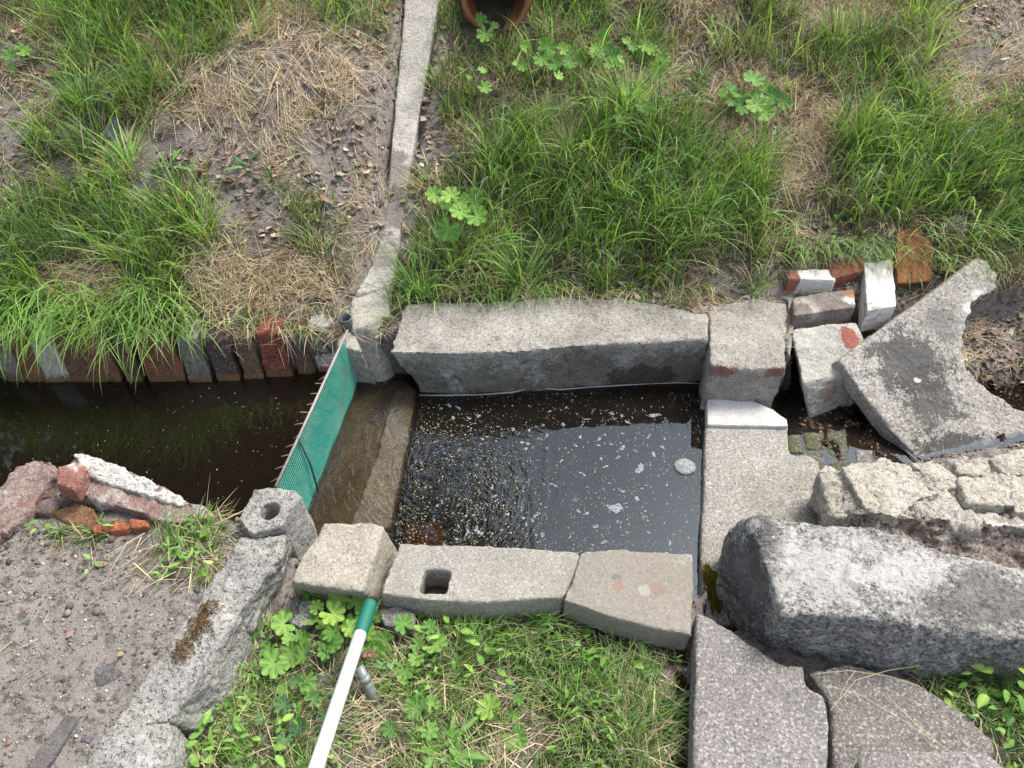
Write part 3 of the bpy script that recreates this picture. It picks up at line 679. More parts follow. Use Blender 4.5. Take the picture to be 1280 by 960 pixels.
# --- brick revetment of the left channel
GR = 'bricks edging the far bank of the left channel'
REV = [(-2, 28, 433, 'pale', 'grey white brick at the far left end of the channel edge'), (24, 56, 431, 'rust', 'rust brown brick leaning beside the grey white end brick'),
       (48, 86, 430, 'mort', 'white mortar smeared brick in the left channel edge'), (80, 118, 428, 'brown', 'dull brown brick right of the mortar smeared one'),
       (108, 147, 428, 'rust2', 'reddish brick behind drooping grass in the channel edge'), (148, 174, 430, 'brown2', 'dark brown narrow brick between two rusty bricks, behind grass blades'),
       (176, 228, 430, 'rust3', 'wide rust red brick behind the long grass blades'), (226, 260, 428, 'grey', 'smooth grey brick in the middle of the channel edge'),
       (261, 294, 436, 'black', 'blackened brick right of the smooth grey one'), (295, 324, 440, 'brown3', 'brown brick sunk lower beside the bright red one'),
       (323, 361, 424, 'red', 'bright red brick near the mesh screen'), (362, 390, 426, 'brown4', 'dark brown brick between the red and the white topped bricks'),
       (387, 424, 416, 'white', 'white topped brick behind the green mesh screen')]
RC = {'pale': ((.21, .18, .15), (.32, .31, .27), .5, .62), 'rust': ((.23, .095, .05), (.12, .09, .06), .52, .7), 'mort': ((.25, .17, .13), (.48, .46, .40), .45, .54), 'brown': ((.18, .10, .06), (.2, .17, .13), .55, .7),
      'rust2': ((.24, .095, .05), (.25, .2, .15), .58, .7), 'brown2': ((.12, .065, .045), (.1, .08, .06), .52, .7), 'rust3': ((.25, .095, .05), (.12, .09, .05), .55, .7), 'grey': ((.19, .18, .15), (.26, .245, .21), .5, .6),
      'black': ((.08, .06, .055), (.2, .11, .07), .60, .72), 'brown3': ((.18, .11, .065), (.12, .12, .06), .5, .64), 'red': ((.27, .075, .045), (.10, .05, .03), .54, .68), 'brown4': ((.13, .09, .07), (.1, .08, .06), .53, .7), 'white': ((.22, .13, .11), (.50, .49, .48), .44, .50)}
def wline(c, i):
    m = brick_mat('edge_brick_' + c, RC[c][0], cover=RC[c][1], lo=RC[c][2], hi=RC[c][3], seed=30 + i, algae=True)
    return m
for i, (x0, x1, yt, c, lab) in enumerate(REV):
    yb = 478 - 14 * max(0, (x0 - 250) / 150)
    a, b = W(x0 + 10, yb, ZW), W(x1 + 5, yb - 1, ZW)
    dz = .165 + (432 - yt) * .0008
    lean = np.array([-.012, .035, 0])
    top = [a + lean + [0, 0, dz], b + lean + [-.006, 0, dz], b + lean + [-.006, .10, dz + .008], a + lean + [0, .10, dz + .008]]
    bo = [a, b, b + [0, .1, 0], a + [0, .1, 0]]; bo2 = [p - np.array([0, 0, .035]) for p in bo]
    me = remeshed(loft([np.array(top), np.array(bo), np.array(bo2)]), .0045); roughen(me, amp=.004, freq=16, fine=.0016, wear=8, soft=2, chip=.8, seed=i * 5.1)
    co = get_co(me); base = np.array([(a[0] + b[0]) / 2, a[1] + .05, co[:, 2].min()])
    me.vertices.foreach_set('co', (co - base).astype(np.float32).ravel()); me.update()
    o = link('edging_brick', me, wline(c, i)); o.location = base; tag(o, lab, 'brick', GR); FOOT.append(np.array(top))

# --- masonry rubble at the left
ch = rock('masonry_chunk', [(92, 568, .085), (112, 569, .085), (160, 590, .07), (200, 608, .06), (236, 627, .05), (244, 640, .045), (226, 656, .04), (150, 634, .055), (68, 608, .075)], M_masn,
     'large tilted masonry chunk crusted with white mortar above the left channel', 'masonry chunk', drop=.085, vox=.005, amp=.006, freq=14, fine=.003, wear=4, soft=1, cells=26, cell_amp=.006)
mo = rock('mortar_crust', [(90, 566, .093), (113, 568, .093), (160, 588, .08), (200, 606, .07), (238, 626, .058), (226, 632, .056), (180, 618, .066), (140, 606, .076), (112, 592, .088), (98, 582, .09)], stone_mat('white_mortar', (.56, .54, .50), (.72, .70, .66), speck=.3, blotch=12, seed=41, bump=1., pits=.8), None, None,
     drop=.02, vox=.004, amp=.008, freq=24, fine=.003, wear=6, foot=False); mo.location -= ch.location; mo.parent = ch
br = rock('embedded_brick', [(72, 582, .125), (98, 576, .12), (108, 586, .115), (92, 612, .11), (68, 604, .12)], brick_mat('masonry_brick', (.30, .13, .10), seed=42, lo=.56, hi=.64), None, None, drop=.06, vox=.004, amp=.003, foot=False); br.location -= ch.location; br.parent = ch
rock('masonry_chunk', [(-40, 640, .05), (0, 603, .06), (38, 574, .07), (52, 571, .07), (66, 580, .07), (72, 592, .065), (58, 606, .06), (36, 640, .05), (0, 668, .045), (-40, 690, .04)], M_masn,
     'pinkish masonry chunk at the left picture edge', 'masonry chunk', drop=.09, vox=.005, amp=.010, freq=13, fine=.003, wear=6, soft=1, cells=24, cell_amp=.008)
rock('brick', [(40, 628, .04), (66, 620, .045), (76, 628, .04), (62, 642, .035), (40, 640, .03)], mB('grey_half_brick', (.20, .15, .14), seed=43, lo=.6, hi=.7), 'grey half brick between the two masonry chunks', 'brick', drop=.05, vox=.004, amp=.003)
rock('brick', [(60, 640, .03), (95, 627, .045), (114, 634, .04), (126, 650, .03), (105, 664, .01), (98, 664, .01)], mB('rusty_half_brick', (.24, .12, .06), seed=44, lo=.66, hi=.7), 'rusty brown half brick leaning in front of the large masonry chunk', 'brick', drop=.06, vox=.004, amp=.003, soft=3)
rock('brick', [(112, 655, .045), (136, 651, .05), (150, 648, .05), (180, 649, .045), (186, 657, .04), (150, 663, .035), (116, 667, .035)], mB('orange_fragment', (.40, .125, .055), seed=45, lo=.8, hi=.9), 'bright orange brick fragment lying in front of the large masonry chunk', 'brick', drop=.06, vox=.0035, amp=.005, freq=20, soft=1, wear=2, cells=8, cell_amp=.006)
rock('stone', [(236, 627, .01), (252, 630, .01), (266, 640, 0), (264, 652, 0), (244, 656, 0)], M_wall, 'dark mossy stone at the right tip of the large masonry chunk', 'stone', drop=.12, vox=.005, amp=.006, soft=5)
rock('slate_piece', [(P3(on_ground(130, 175) + [0, 0, .012])), P3(on_ground(140, 155) + [0, 0, .03]), P3(on_ground(151, 156) + [0, 0, .03]), P3(on_ground(146, 178) + [0, 0, .012])], stone_mat('slate', (.09, .095, .12), (.15, .155, .19), speck=.1, seed=46, bump=.3), 'small blue grey slate piece stuck in the left bank', 'slate', dirn=(0, .004, -.012), vox=.003, amp=.001, fine=0)
rock('stone', [(P3(on_ground(1180, 290) + [0, 0, .03])), P3(on_ground(1190, 276) + [0, 0, .04]), P3(on_ground(1205, 280) + [0, 0, .04]), P3(on_ground(1206, 298) + [0, 0, .02])], M_pave, 'small grey stone in the grass above the tilted broken slab', 'stone', drop=.06, vox=.005, amp=.004, soft=4)

# --- concrete beam running up the bank
bl0, br0, br1, bl1 = BEAM
M_beam = stone_mat('pale_beam_concrete', (.38, .36, .32), (.55, .53, .48), speck=.45, blotch=5, patches=[((.2, .18, .15), 12., .62, .72, .6)], seed=18, bump=.7,
    spots=[(on_ground(498, 225), .12, (.16, .16), (.22, .195, .175), .9, 1.1), (on_ground(492, 268), .10, (.12, .12), (.21, .185, .165), .85, 1.2), (on_ground(480, 320), .12, (.10, .12), (.23, .205, .185), .8, 1.3), (on_ground(535, 20), .05, (.05, .06), (.12, .11, .10), .8, 1.2)])
zt = max(bl1[2], br1[2]) + .05
lo_ = lambda p, k: P3((p[0], p[1], k))
z0_ = max(bl0[2], br0[2]) - .002
ex = (br1 - br0) * .35; ex2 = (bl1 - bl0) * .35; dzz = (zt - z0_) * .35
rock('concrete_beam', [lo_(bl0, z0_), lo_(br0, z0_), lo_((br0 + br1) / 2, (z0_ + zt) / 2), lo_(br1, zt), lo_(br1 + ex, zt + dzz), lo_(bl1 + ex2, zt + dzz), lo_(bl1, zt), lo_((bl0 + bl1) / 2, (z0_ + zt) / 2)], M_beam,
     'pale concrete beam running up the bank towards the clay pipe', 'concrete beam', drop=.13, amp=.003, freq=8, vox=.006, wear=6, chip=.5)
rock('concrete_beam', [P3(on_ground(484, 252) + [0, 0, .004]), P3(on_ground(505, 250) + [0, 0, .006]), P3(on_ground(503, 290) + [0, 0, .016]), P3(on_ground(497, 330) + [0, 0, .02]), P3(on_ground(491, 368) + [0, 0, .022]), P3(on_ground(444, 375) + [0, 0, .022]), P3(on_ground(463, 336) + [0, 0, .012]), P3(on_ground(477, 295) + [0, 0, .006])], M_beam,
     'half buried lower length of concrete beam ending at the pier by the mesh screen', 'concrete beam', drop=.1, vox=.006, amp=.006, cells=8, cell_amp=.004)

# --- clay pipe
pb = on_ground(620, 44); r_o = .135
pc_ = np.array([pb[0], pb[1] + .03, pb[2] + r_o - .012])
cp = tube('clay_pipe', [pc_, pc_ + [0, .03, .002], pc_ + [.0, .5, .06]], r_o, plain_mat('glazed_clay', (.34, .13, .065), .5, .4, c2=(.24, .09, .05), scale=14), seg=48, hollow=.86)
FOOT.append(pc_ + np.array([(-.14, -.05, 0), (.14, -.05, 0), (.14, .6, 0), (-.14, .6, 0)]))
tag(cp, 'terracotta drain pipe mouth in the grass at the top', 'pipe')

# --- grey plastic pipe stub at the pier
pp = W(434, 412, -.02)
st_ = tube('plastic_pipe', [pp + [0, 0, -.12], pp + [0, 0, .02], pp + [-.002, .004, .035], pp + [-.002, .004, .05]], .019, plain_mat('grey_plastic', (.09, .095, .105), .4), seg=28, hollow=.82, radii=[.017, .017, .023, .025])
tag(st_, 'short grey plastic pipe stub standing at the pier', 'pipe')

# --- mesh screen
def build_screen():
    tl, tr_ = W(431, 422, -.005), W(345, 609, -.05)
    bl, br_ = W(447, 482, -.215), W(384, 645, -.215)
    root = empty('mesh_screen', tuple((bl + br_) / 2), 'green plastic mesh screen on wire across the channel', 'mesh screen')
    U = np.linalg.norm(tl - tr_); Vv = .20
    nu, nv = int(U / .0098), int(Vv / .0084)
    P = np.zeros((nv + 1, nu + 1, 3))
    for j in range(nv + 1):
        for i in range(nu + 1):
            a, b = i / nu, j / nv
            if j % 2: a = min(1, max(0, a + .5 / nu))
            q = (tl * (1 - a) + tr_ * a) * (1 - b) + (bl * (1 - a) + br_ * a) * b
            q = q + np.array([.010, .004, 0]) * math.sin(math.pi * b) * (.6 + .3 * math.sin(a * 7.)) + np.array([.0012, 0, 0]) * math.sin(a * 23 + b * 5)
            P[j, i] = q
    bm = bmesh.new(); vs = [[bm.verts.new(P[j, i]) for i in range(nu + 1)] for j in range(nv + 1)]
    for j in range(nv):
        for i in range(nu):
            if j % 2 == 0:
                bm.faces.new((vs[j][i], vs[j][i + 1], vs[j + 1][i])); bm.faces.new((vs[j][i + 1], vs[j + 1][i + 1], vs[j + 1][i]))
            else:
                bm.faces.new((vs[j][i], vs[j][i + 1], vs[j + 1][i + 1])); bm.faces.new((vs[j][i], vs[j + 1][i + 1], vs[j + 1][i]))
    bmesh.ops.recalc_face_normals(bm, faces=bm.faces[:])
    # punch: inset every cell and drop the inner face, then give it thickness
    r = bmesh.ops.inset_individual(bm, faces=bm.faces[:], thickness=.0010)
    inner = [f for f in bm.faces if f not in set(r['faces'])]
    bmesh.ops.delete(bm, geom=inner, context='FACES')
    me = bpy.data.meshes.new('netting'); bm.to_mesh(me); bm.free()
    t = NT('green_plastic'); p = t.n('ShaderNodeBsdfPrincipled', Roughness=.4)
    tc = t.n('ShaderNodeTexCoord'); n = t.noise(tc, 12, 6, .75); n9 = t.noise(tc, 70, 4, .7)
    b = t.mix(t.ramp(n, [(.4, 0.), (.72, .7)]), (.03, .34, .26), (.26, .44, .36)); b = t.mix(t.ramp(n9, [(.56, 0.), (.66, .75)]), b, (.30, .29, .19)); nd = t.noise(tc, 6, 5, .7); b = t.mix(t.ramp(nd, [(.55, 0.), (.7, .6)]), b, (.08, .12, .06))
    t.t.links.new(b.outputs[2], p.inputs['Base Color']); t.lk(p, 0, t.out, 0)
    o = link('netting', me, t.m); local(o, root)
    so = o.modifiers.new('thick', 'SOLIDIFY'); so.thickness = .0016
    wire = plain_mat('galvanised_wire', (.36, .33, .31), .5, c2=(.26, .20, .17))
    local(tube('rod', [tl + (tl - tr_) * .05 + [0, 0, .004], (tl + tr_) / 2 + [0.002, 0, .006], tr_ + [0, 0, .004]], .0042, wire, 10), root)
    side = np.array([-1, -.42, 0]); side /= np.linalg.norm(side)
    rust = plain_mat('rusty_wire', (.30, .16, .12), .7)
    for k in range(13):
        f = .14 + k * .066
        q = tl * (1 - f) + tr_ * f
        local(tube('wire_end', [q + [0, 0, -.004], q + side * (.024 + .012 * R.random()) + [0, 0, .012 * R.normal()]], .0016, rust, 6), root)
    cm = plain_mat('black_cord', (.02, .03, .03), .7)
    q0, q1, q2 = tl * .28 + tr_ * .72, (tl * .2 + tr_ * .8) * .6 + (bl * .2 + br_ * .8) * .4, bl * .1 + br_ * .9
    local(tube('cord', [q0 + [.004, 0, .008], q1 + [.022, .008, 0], q2 + [.02, .01, .03]], .003, cm, 8), root)
    return root
build_screen()

# --- white pole, its grip and the grey stake
def build_pole():
    a, b = W(463, 754, -.005), W(395, 960, .12)
    d = (b - a) / np.linalg.norm(b - a)
    end = b + d * .45
    root = empty('telescopic_pole', tuple(a), 'white pole with a green grip end lying against the sandy block', 'pole')
    wm = stone_mat('white_lacquer', (.56, .60, .61), (.66, .70, .71), speck=0., mott=.0, blotch=6, patches=[((.42, .40, .36), 26., .60, .72, .6), ((.5, .5, .47), 9., .58, .75, .35)], rough=.38, bump=.04, pits=0., seed=71)
    gm = plain_mat('green_rubber', (.012, .16, .11), .5)
    local(tube('shaft', [a + d * .085, end], .0150, wm, 28), root)
    pts, rad = [], []
    for k in range(46):
        pts.append(a + d * (.1 * k / 45)); rad.append(.0168 if k % 2 else .0153)
    rad[0] = .012
    local(tube('grip', pts, .016, gm, 28, radii=rad), root)
    local(tube('joint_ring', [a + d * .150, a + d * .152], .0154, plain_mat('grey_line', (.45, .46, .46), .5), 28), root)
    s0, s1 = W(446, 826, .005), W(480, 893, -.10)
    sd = (s1 - s0) / np.linalg.norm(s1 - s0)
    r2 = empty('metal_stake', tuple(s1), 'grey metal stake with a rusty bracket under the white pole', 'stake')
    zm = plain_mat('zinc', (.20, .215, .225), .5, .3, c2=(.28, .29, .28), scale=60, metal=.3)
    local(tube('tube', [s0 + [0, 0, -.03], s0 + sd * .03 + [0, 0, -.025], s1 - [0, 0, .03]], .0115, zm, 20), r2)
    local(tube('collar', [s0 + sd * .028 + [0, 0, -.026], s0 + sd * .04 + [0, 0, -.028]], .0142, zm, 20), r2)
    # bracket: flat bar with a bent lug
    bm = bmesh.new()
    c = W(446, 822, -.04)
    for (off, sx, sy, sz, rot) in (((-.028, -.006, 0), .026, .018, .004, .15), ((.028, .006, .004), .03, .02, .004, .12), ((0, 0, -.005), .04, .014, .004, .1)):
        r = bmesh.ops.create_cube(bm, size=1, matrix=Matrix.Translation(Vector(c) + Vector(off)) @ Matrix.Rotation(rot, 4, 'Z') @ Matrix.Rotation(off[0] * 6, 4, 'Y') @ Matrix.Diagonal((sx, sy, sz, 1)))
    bmesh.ops.bevel(bm, geom=bm.edges[:], offset=.0015, segments=2, affect='EDGES')
    me = bpy.data.meshes.new('bracket'); bm.to_mesh(me); bm.free()
    local(link('bracket', me, stone_mat('rust', (.10, .045, .028), (.20, .09, .055), speck=.3, blotch=30, seed=50)), r2)
build_pole()

# --- charred boards bottom left
for q, lab in (([(84, 892, .025), (100, 896, .025), (52, 968, .025), (28, 964, .025)], 'charred board sunk in the soil path at bottom left'),
               ([(118, 884, .02), (136, 886, .02), (112, 930, .02), (95, 928, .02)], 'short charred board end next to the rough wall'),
               ([(108, 836, .017), (140, 826, .017), (156, 842, .017), (120, 862, .017)], 'thin grey board scrap half buried in the soil path')):
    rock('charred_board', q, stone_mat('charred_wood' + str(len(TOPS)), (.07, .07, .072), (.17, .168, .165), speck=.2, blotch=14, patches=[((.17, .15, .14), 8., .5, .62, .7)], seed=len(TOPS), bump=.8), lab, 'board', drop=.018, vox=.0035, amp=.003, fine=.001)

# --- scum line and cord
def scum_line():
    pts = [W(x, y, ZW + .003) for x, y in [(524, 492), (560, 493), (600, 491), (640, 490), (668, 486), (700, 485), (735, 483), (770, 480), (810, 479), (850, 477), (884, 477)]]
    pts = [p + np.array([0, -.006 + .004 * R.normal(), 0]) for p in pts]
    tag(tube('scum_line', pts, .003, plain_mat('pale_scum', (.34, .33, .30), .8), 8, radii=[.0015, .003, .0022, .0034, .0016, .003, .002, .0028, .0016, .0026, .0012]), 'thin pale scum line along the foot of the long concrete block', 'scum')
scum_line()
cd = tube('grey_cord', [W(x, y, ZW + .006) for x, y in [(1128, 560), (1150, 579), (1180, 573), (1225, 564), (1280, 555), (1345, 549)]], .0035, plain_mat('cord_grey', (.20, .21, .22), .5), 8)
tag(cd, 'thin grey cord along the lower edge of the tilted broken slab', 'cord')

# ------------------------------------------------------------------ scatter
FOOTA = FOOT
def outside(x, y, grow=0.):
    ok = np.ones(x.shape, bool)
    for f in FOOTA:
        f = np.asarray(f)[:, :2]; lo = f.min(0); hi = f.max(0)
        m = (x > lo[0]) & (x < hi[0]) & (y > lo[1]) & (y < hi[1])
        if m.any():
            ii = np.where(m)[0]; ok[ii[inpoly(x[ii], y[ii], f)]] = False
    return ok

def candidates(n, x0=-2.9, x1=2.9, y0=.35, y1=4.1):
    x = R.uniform(x0, x1, n); y = R.uniform(y0, y1, n); z = H(x, y)
    px, py = proj(x, y, z)
    k = (px > -260) & (px < 1540) & (py > -150) & (py < 1080) & (z > -.16)
    x, y, z = x[k], y[k], z[k]
    k = outside(x, y); return x[k], y[k], z[k]

def blades(P, L, az, lean, bend, Wd, colr, seg=4, twist=None):
    n = len(P); t = np.linspace(0, 1, seg + 1)
    h = np.stack([np.cos(az), np.sin(az), 0 * az], 1)
    tw = R.uniform(-.8, .8, n) if twist is None else twist
    wd = np.stack([-np.sin(az + tw), np.cos(az + tw), 0 * az], 1)
    pos = P.copy(); V = np.zeros((n, seg + 1, 2, 3)); C = np.zeros((n, seg + 1, 2, 3))
    for k in range(seg + 1):
        w = Wd * (1 - t[k] ** 1.8) * .5 + .00015
        V[:, k, 0] = pos - wd * w[:, None]; V[:, k, 1] = pos + wd * w[:, None]
        C[:, k] = colr[:, None, :]
        ph = lean + bend * t[k]
        pos = pos + (L / seg)[:, None] * (h * np.sin(ph)[:, None] + np.array([0, 0, 1.]) * np.cos(ph)[:, None])
    base = np.arange(n)[:, None] * (seg + 1) * 2 + np.arange(seg)[None] * 2
    Fq = np.stack([base, base + 1, base + 3, base + 2], -1).reshape(-1, 4)
    return V.reshape(-1, 3), Fq, C.reshape(-1, 3)

class Pile:
    def __init__(s): s.V, s.F, s.C, s.n = [], [], [], 0
    def add(s, V, Fq, C): s.V.append(V); s.F.append(Fq + s.n); s.C.append(C); s.n += len(V)
    def build(s, name, mat, label, cat):
        me = mesh_np(name, np.concatenate(s.V), np.concatenate(s.F)); colattr(me, np.concatenate(s.C)); smooth(me)
        return tag(link(name, me, mat), label, cat, kind='stuff')

def pick(n, cols, jit=.25):
    c = np.array(cols)[R.integers(0, len(cols), n)]
    return np.clip(c * (1 + R.normal(0, jit, (n, 1))) * (1 + R.normal(0, .06, (n, 3))), .005, 1)

GREEN = [(.10, .235, .035), (.155, .31, .05), (.05, .13, .025), (.21, .35, .07), (.12, .25, .07), (.18, .31, .11), (.24, .32, .16)]
LIGHT = [(.21, .38, .07), (.28, .44, .12), (.17, .34, .06), (.25, .40, .17)]
TAN = [(.50, .41, .27), (.58, .49, .35), (.42, .34, .23), (.36, .30, .21)]
M_grass = foliage_mat('grass_blades', .35, .45, .35); M_straw = foliage_mat('dry_straw', .2, .7, .15); M_weed = foliage_mat('weed_leaves', .3, .5, .3)

GP, DP, SP = Pile(), Pile(), Pile()
def tuftnoise(x, y, f=6.): return fbm(np.stack([x * f, y * f, x * 0 + 5], -1), 2)

def grow(n, codes, L, lean, bend, width, cols, pile, thr=-9, down=.5, y0=.35, y1=4.1, seg=4, dry=0.):
    x, y, z = candidates(n, y0=y0, y1=y1)
    cv = cover(x, y, z); k = np.isin(cv, [CODE[c] for c in codes]) & (tuftnoise(x, y) + R.normal(0, .15, x.shape) > thr)
    x, y, z = x[k], y[k], z[k]; m = len(x)
    tl = 1 + .45 * tuftnoise(x, y, 3.5)
    Ls = R.uniform(L[0], L[1], m) * np.clip(tl, .55, 1.5)
    # tufts share a direction; on the slope they fall downhill
    az = fbm(np.stack([x * 4, y * 4, x * 0 + 9], -1), 2) * 5 + R.normal(0, .9, m)
    az = np.where(R.random(m) < down, -math.pi / 2 + R.normal(0, .8, m), az)
    ln = np.abs(R.normal(lean, .22, m)); bd = np.abs(R.normal(bend, .45, m))
    Wd = R.uniform(width[0], width[1], m)
    c = pick(m, cols)
    if dry: 
        dm = R.random(m) < dry; c[dm] = pick(dm.sum(), TAN)
    pile.add(*blades(np.stack([x, y, z - .004], 1), Ls, az, ln, bd, Wd, c, seg))

# bank
grow(50000, 'X', (.08, .20), .2, .55, (.0024, .0052), GREEN, GP, y0=1.9, dry=.07, down=.35)
grow(60000, 'G', (.06, .16), .35, .85, (.0022, .0048), GREEN + LIGHT[:2], GP, y0=1.9, dry=.2, down=.35, thr=.06)
grow(45000, 'XG', (.05, .13), .35, .9, (.0018, .003), GREEN, GP, y0=1.9, dry=.15, down=.3)
grow(26000, 'XG', (.15, .29), .3, 1.2, (.0032, .0072), LIGHT, GP, y0=1.9, down=.5, seg=6, thr=-.05)
grow(90000, 'g', (.05, .13), .35, .9, (.0018, .0034), GREEN, GP, y0=1.9, dry=.2)
grow(60000, 'm', (.04, .12), .45, .9, (.0016, .003), GREEN, GP, y0=1.9, dry=.45, thr=.02)
grow(24000, 'dls', (.03, .12), .4, .9, (.0014, .003), GREEN, GP, y0=1.9, dry=.4, thr=.26)
grow(140000, 'd', (.06, .13), .8, .9, (.0012, .0024), TAN, DP, y0=1.9, down=.55)
grow(110000, 'mGX', (.05, .15), .7, .9, (.0012, .0024), TAN, DP, y0=1.9, down=.5, thr=.0)
grow(40000, 'g', (.05, .11), .9, .8, (.0012, .0022), TAN, DP, y0=1.9)
def tufts(n, codes, nb, L, cols, rad, y0, y1, w=(.0028, .0056), lean=(.05, .95), dry=.06):
    x, y, z = candidates(n, y0=y0, y1=y1); cv = cover(x, y, z); k = np.isin(cv, [CODE[c] for c in codes]); x, y, z = x[k], y[k], z[k]
    cnt = R.integers(nb[0], nb[1], len(x)); I = np.repeat(np.arange(len(x)), cnt); m = len(I)
    az = R.uniform(0, 6.3, m); rr = rad * np.sqrt(R.random(m)) * R.uniform(.6, 1.5, len(x))[I]
    X, Y = x[I] + rr * np.cos(az), y[I] + rr * np.sin(az); Z = H(X, Y); ok = (Z > -.15) & outside(X, Y)
    ls = R.uniform(L[0], L[1], len(x))[I] * R.uniform(.55, 1.1, m)
    hue = (1 + R.normal(0, .22, len(x)))[I]
    c = pick(m, cols, .2) * hue[:, None]; dm = R.random(m) < dry; c[dm] = pick(dm.sum(), TAN)
    az = az + R.normal(0, .5, m); P = np.stack([X, Y, Z - .004], 1)
    GP.add(*blades(P[ok], ls[ok], az[ok], (lean[0] + (lean[1] - lean[0]) * rr / (rad * 1.5) + np.abs(R.normal(0, .12, m)))[ok], np.abs(R.normal(.6, .4, m))[ok], R.uniform(*w, m)[ok], np.clip(c, .01, 1)[ok], 5))
tufts(380, 'XG', (40, 110), (.14, .27), GREEN, .05, 1.9, 4.1)
tufts(220, 'XG', (20, 60), (.16, .30), LIGHT, .04, 1.9, 4.1, (.0035, .0068))
tufts(420, 'gm', (15, 50), (.07, .16), GREEN, .035, 1.9, 4.1, dry=.2)
tufts(90, 'XG', (12, 30), (.16, .28), LIGHT, .03, 1.9, 4.1, (.006, .0105), dry=.0)
tufts(130, 'dls', (10, 34), (.06, .14), GREEN, .03, 1.9, 4.1, dry=.35)
tufts(420, 'gG', (15, 50), (.05, .11), GREEN + LIGHT, .03, .35, 1.75, (.0016, .0034), dry=.15)
# near side turf
grow(170000, 'G', (.04, .10), .45, .8, (.0016, .0032), GREEN + LIGHT, GP, y1=1.75, dry=.10, down=.1)
grow(160000, 'g', (.03, .085), .5, .8, (.0015, .003), GREEN + LIGHT, GP, y1=1.75, dry=.14, down=.1)
grow(100000, 'm', (.03, .075), .5, .8, (.0014, .0028), GREEN + LIGHT, GP, y1=1.75, dry=.25, down=.1, thr=.0)
grow(70000, 'd', (.03, .08), .6, .8, (.0012, .0024), TAN[:3] + GREEN, GP, y1=1.75, down=.1)
grow(20000, 'gGdm', (.05, .12), 1.2, .4, (.0010, .0018), TAN, DP, y1=1.75, down=0)

# long blades hanging over the channel edge
def overhang(n, xr, yr, L, colr=LIGHT, w=(.003, .0055)):
    Ps = []
    for _ in range(n):
        p = on_ground(R.uniform(*xr), R.uniform(*yr)); Ps.append(p)
    P = np.array(Ps); k = P[:, 2] > -.16; P = P[k]; m = len(P)
    GP.add(*blades(P, R.uniform(*L, m), -math.pi / 2 + R.normal(.15, .45, m), R.uniform(.3, .8, m), R.uniform(1.1, 2.2, m), R.uniform(*w, m), pick(m, colr), 8))
overhang(420, (-60, 240), (365, 428), (.18, .36))
overhang(200, (-60, 200), (360, 420), (.2, .4))
overhang(110, (190, 420), (385, 420), (.1, .22), TAN + LIGHT)
overhang(60, (560, 860), (364, 376), (.10, .2), GREEN + LIGHT + TAN, (.002, .004))
overhang(150, (490, 700), (350, 375), (.10, .2), GREEN + LIGHT, (.002, .004))
overhang(120, (700, 890), (350, 372), (.06, .14), GREEN + TAN, (.002, .003))
overhang(170, (985, 1120), (300, 325), (.10, .2), GREEN + LIGHT, (.002, .004))
overhang(220, (1120, 1300), (270, 345), (.14, .26), GREEN + LIGHT + TAN, (.002, .0045))

# a few tall seed stalks
def stalks(spots):
    for (px, py, L, a) in spots:
        p = on_ground(px, py)
        V, Fq, C = blades(p[None], np.array([L]), np.array([a]), np.array([.25]), np.array([.45]), np.array([.0022]), np.array([(.30, .34, .12)]), 6, np.array([0.])); DP.add(V, Fq, C)
        tip = V.reshape(-1, 2, 3)[-1].mean(0)
        m = 26; o = R.normal(0, 1, (m, 3)) * [.006, .006, .018] + tip - [0, 0, .02]
        DP.add(*blades(o, np.full(m, .008), R.uniform(0, 6.3, m), R.uniform(.2, .9, m), R.uniform(0, .5, m), np.full(m, .0028), pick(m, [(.45, .42, .22), (.38, .38, .2)]), 2))
stalks([(830, 300, .24, 0.), (790, 270, .2, 3.), (915, 290, .26, .5), (60, 240, .22, 1.), (130, 280, .2, 2.), (190, 300, .22, .3), (245, 320, .18, 4.), (740, 250, .22, 2.), (950, 330, .2, 0.), (30, 190, .2, 2.), (860, 320, .2, 5.)])

# fallen straw
def straw(n, codes, L, cols, lift=.008, y0=.35, y1=4.1, thr=-9):
    x, y, z = candidates(n, y0=y0, y1=y1); cv = cover(x, y, z)
    k = np.isin(cv, [CODE[c] for c in codes]) & (tuftnoise(x, y, 5) + R.normal(0, .12, x.shape) > thr); x, y, z = x[k], y[k], z[k]; m = len(x)
    az = fbm(np.stack([x * 3, y * 3, x * 0 + 2], -1), 2) * 6 + R.normal(0, .6, m); Ls = R.uniform(*L, m)
    # lie along the slope
    e = .03; gx = (Hbase(x + e, y) - Hbase(x - e, y)) / (2 * e); gy = (Hbase(x, y + e) - Hbase(x, y - e)) / (2 * e)
    sl = np.arctan(gx * np.cos(az) + gy * np.sin(az))
    SP.add(*blades(np.stack([x, y, z + R.uniform(.001, lift, m)], 1), Ls, az, math.pi / 2 - sl - R.uniform(-.05, .12, m), R.uniform(-.1, .35, m), R.uniform(.0012, .0026, m), pick(m, cols), 4))
straw(70000, 'l', (.06, .2), TAN + [(.55, .46, .30)], .025, y0=1.9)
straw(90000, 'd', (.05, .16), TAN, .03, y0=1.9)
straw(70000, 'ms', (.03, .12), TAN + [(.2, .15, .11), (.26, .22, .19)], .012, y0=1.9, thr=-.1)
straw(11000, 's', (.012, .05), [(.30, .25, .18), (.36, .3, .22), (.18, .14, .11)], .004, y1=1.75, thr=.12)
straw(16000, 'gmd', (.04, .12), TAN, .03, y1=1.75)
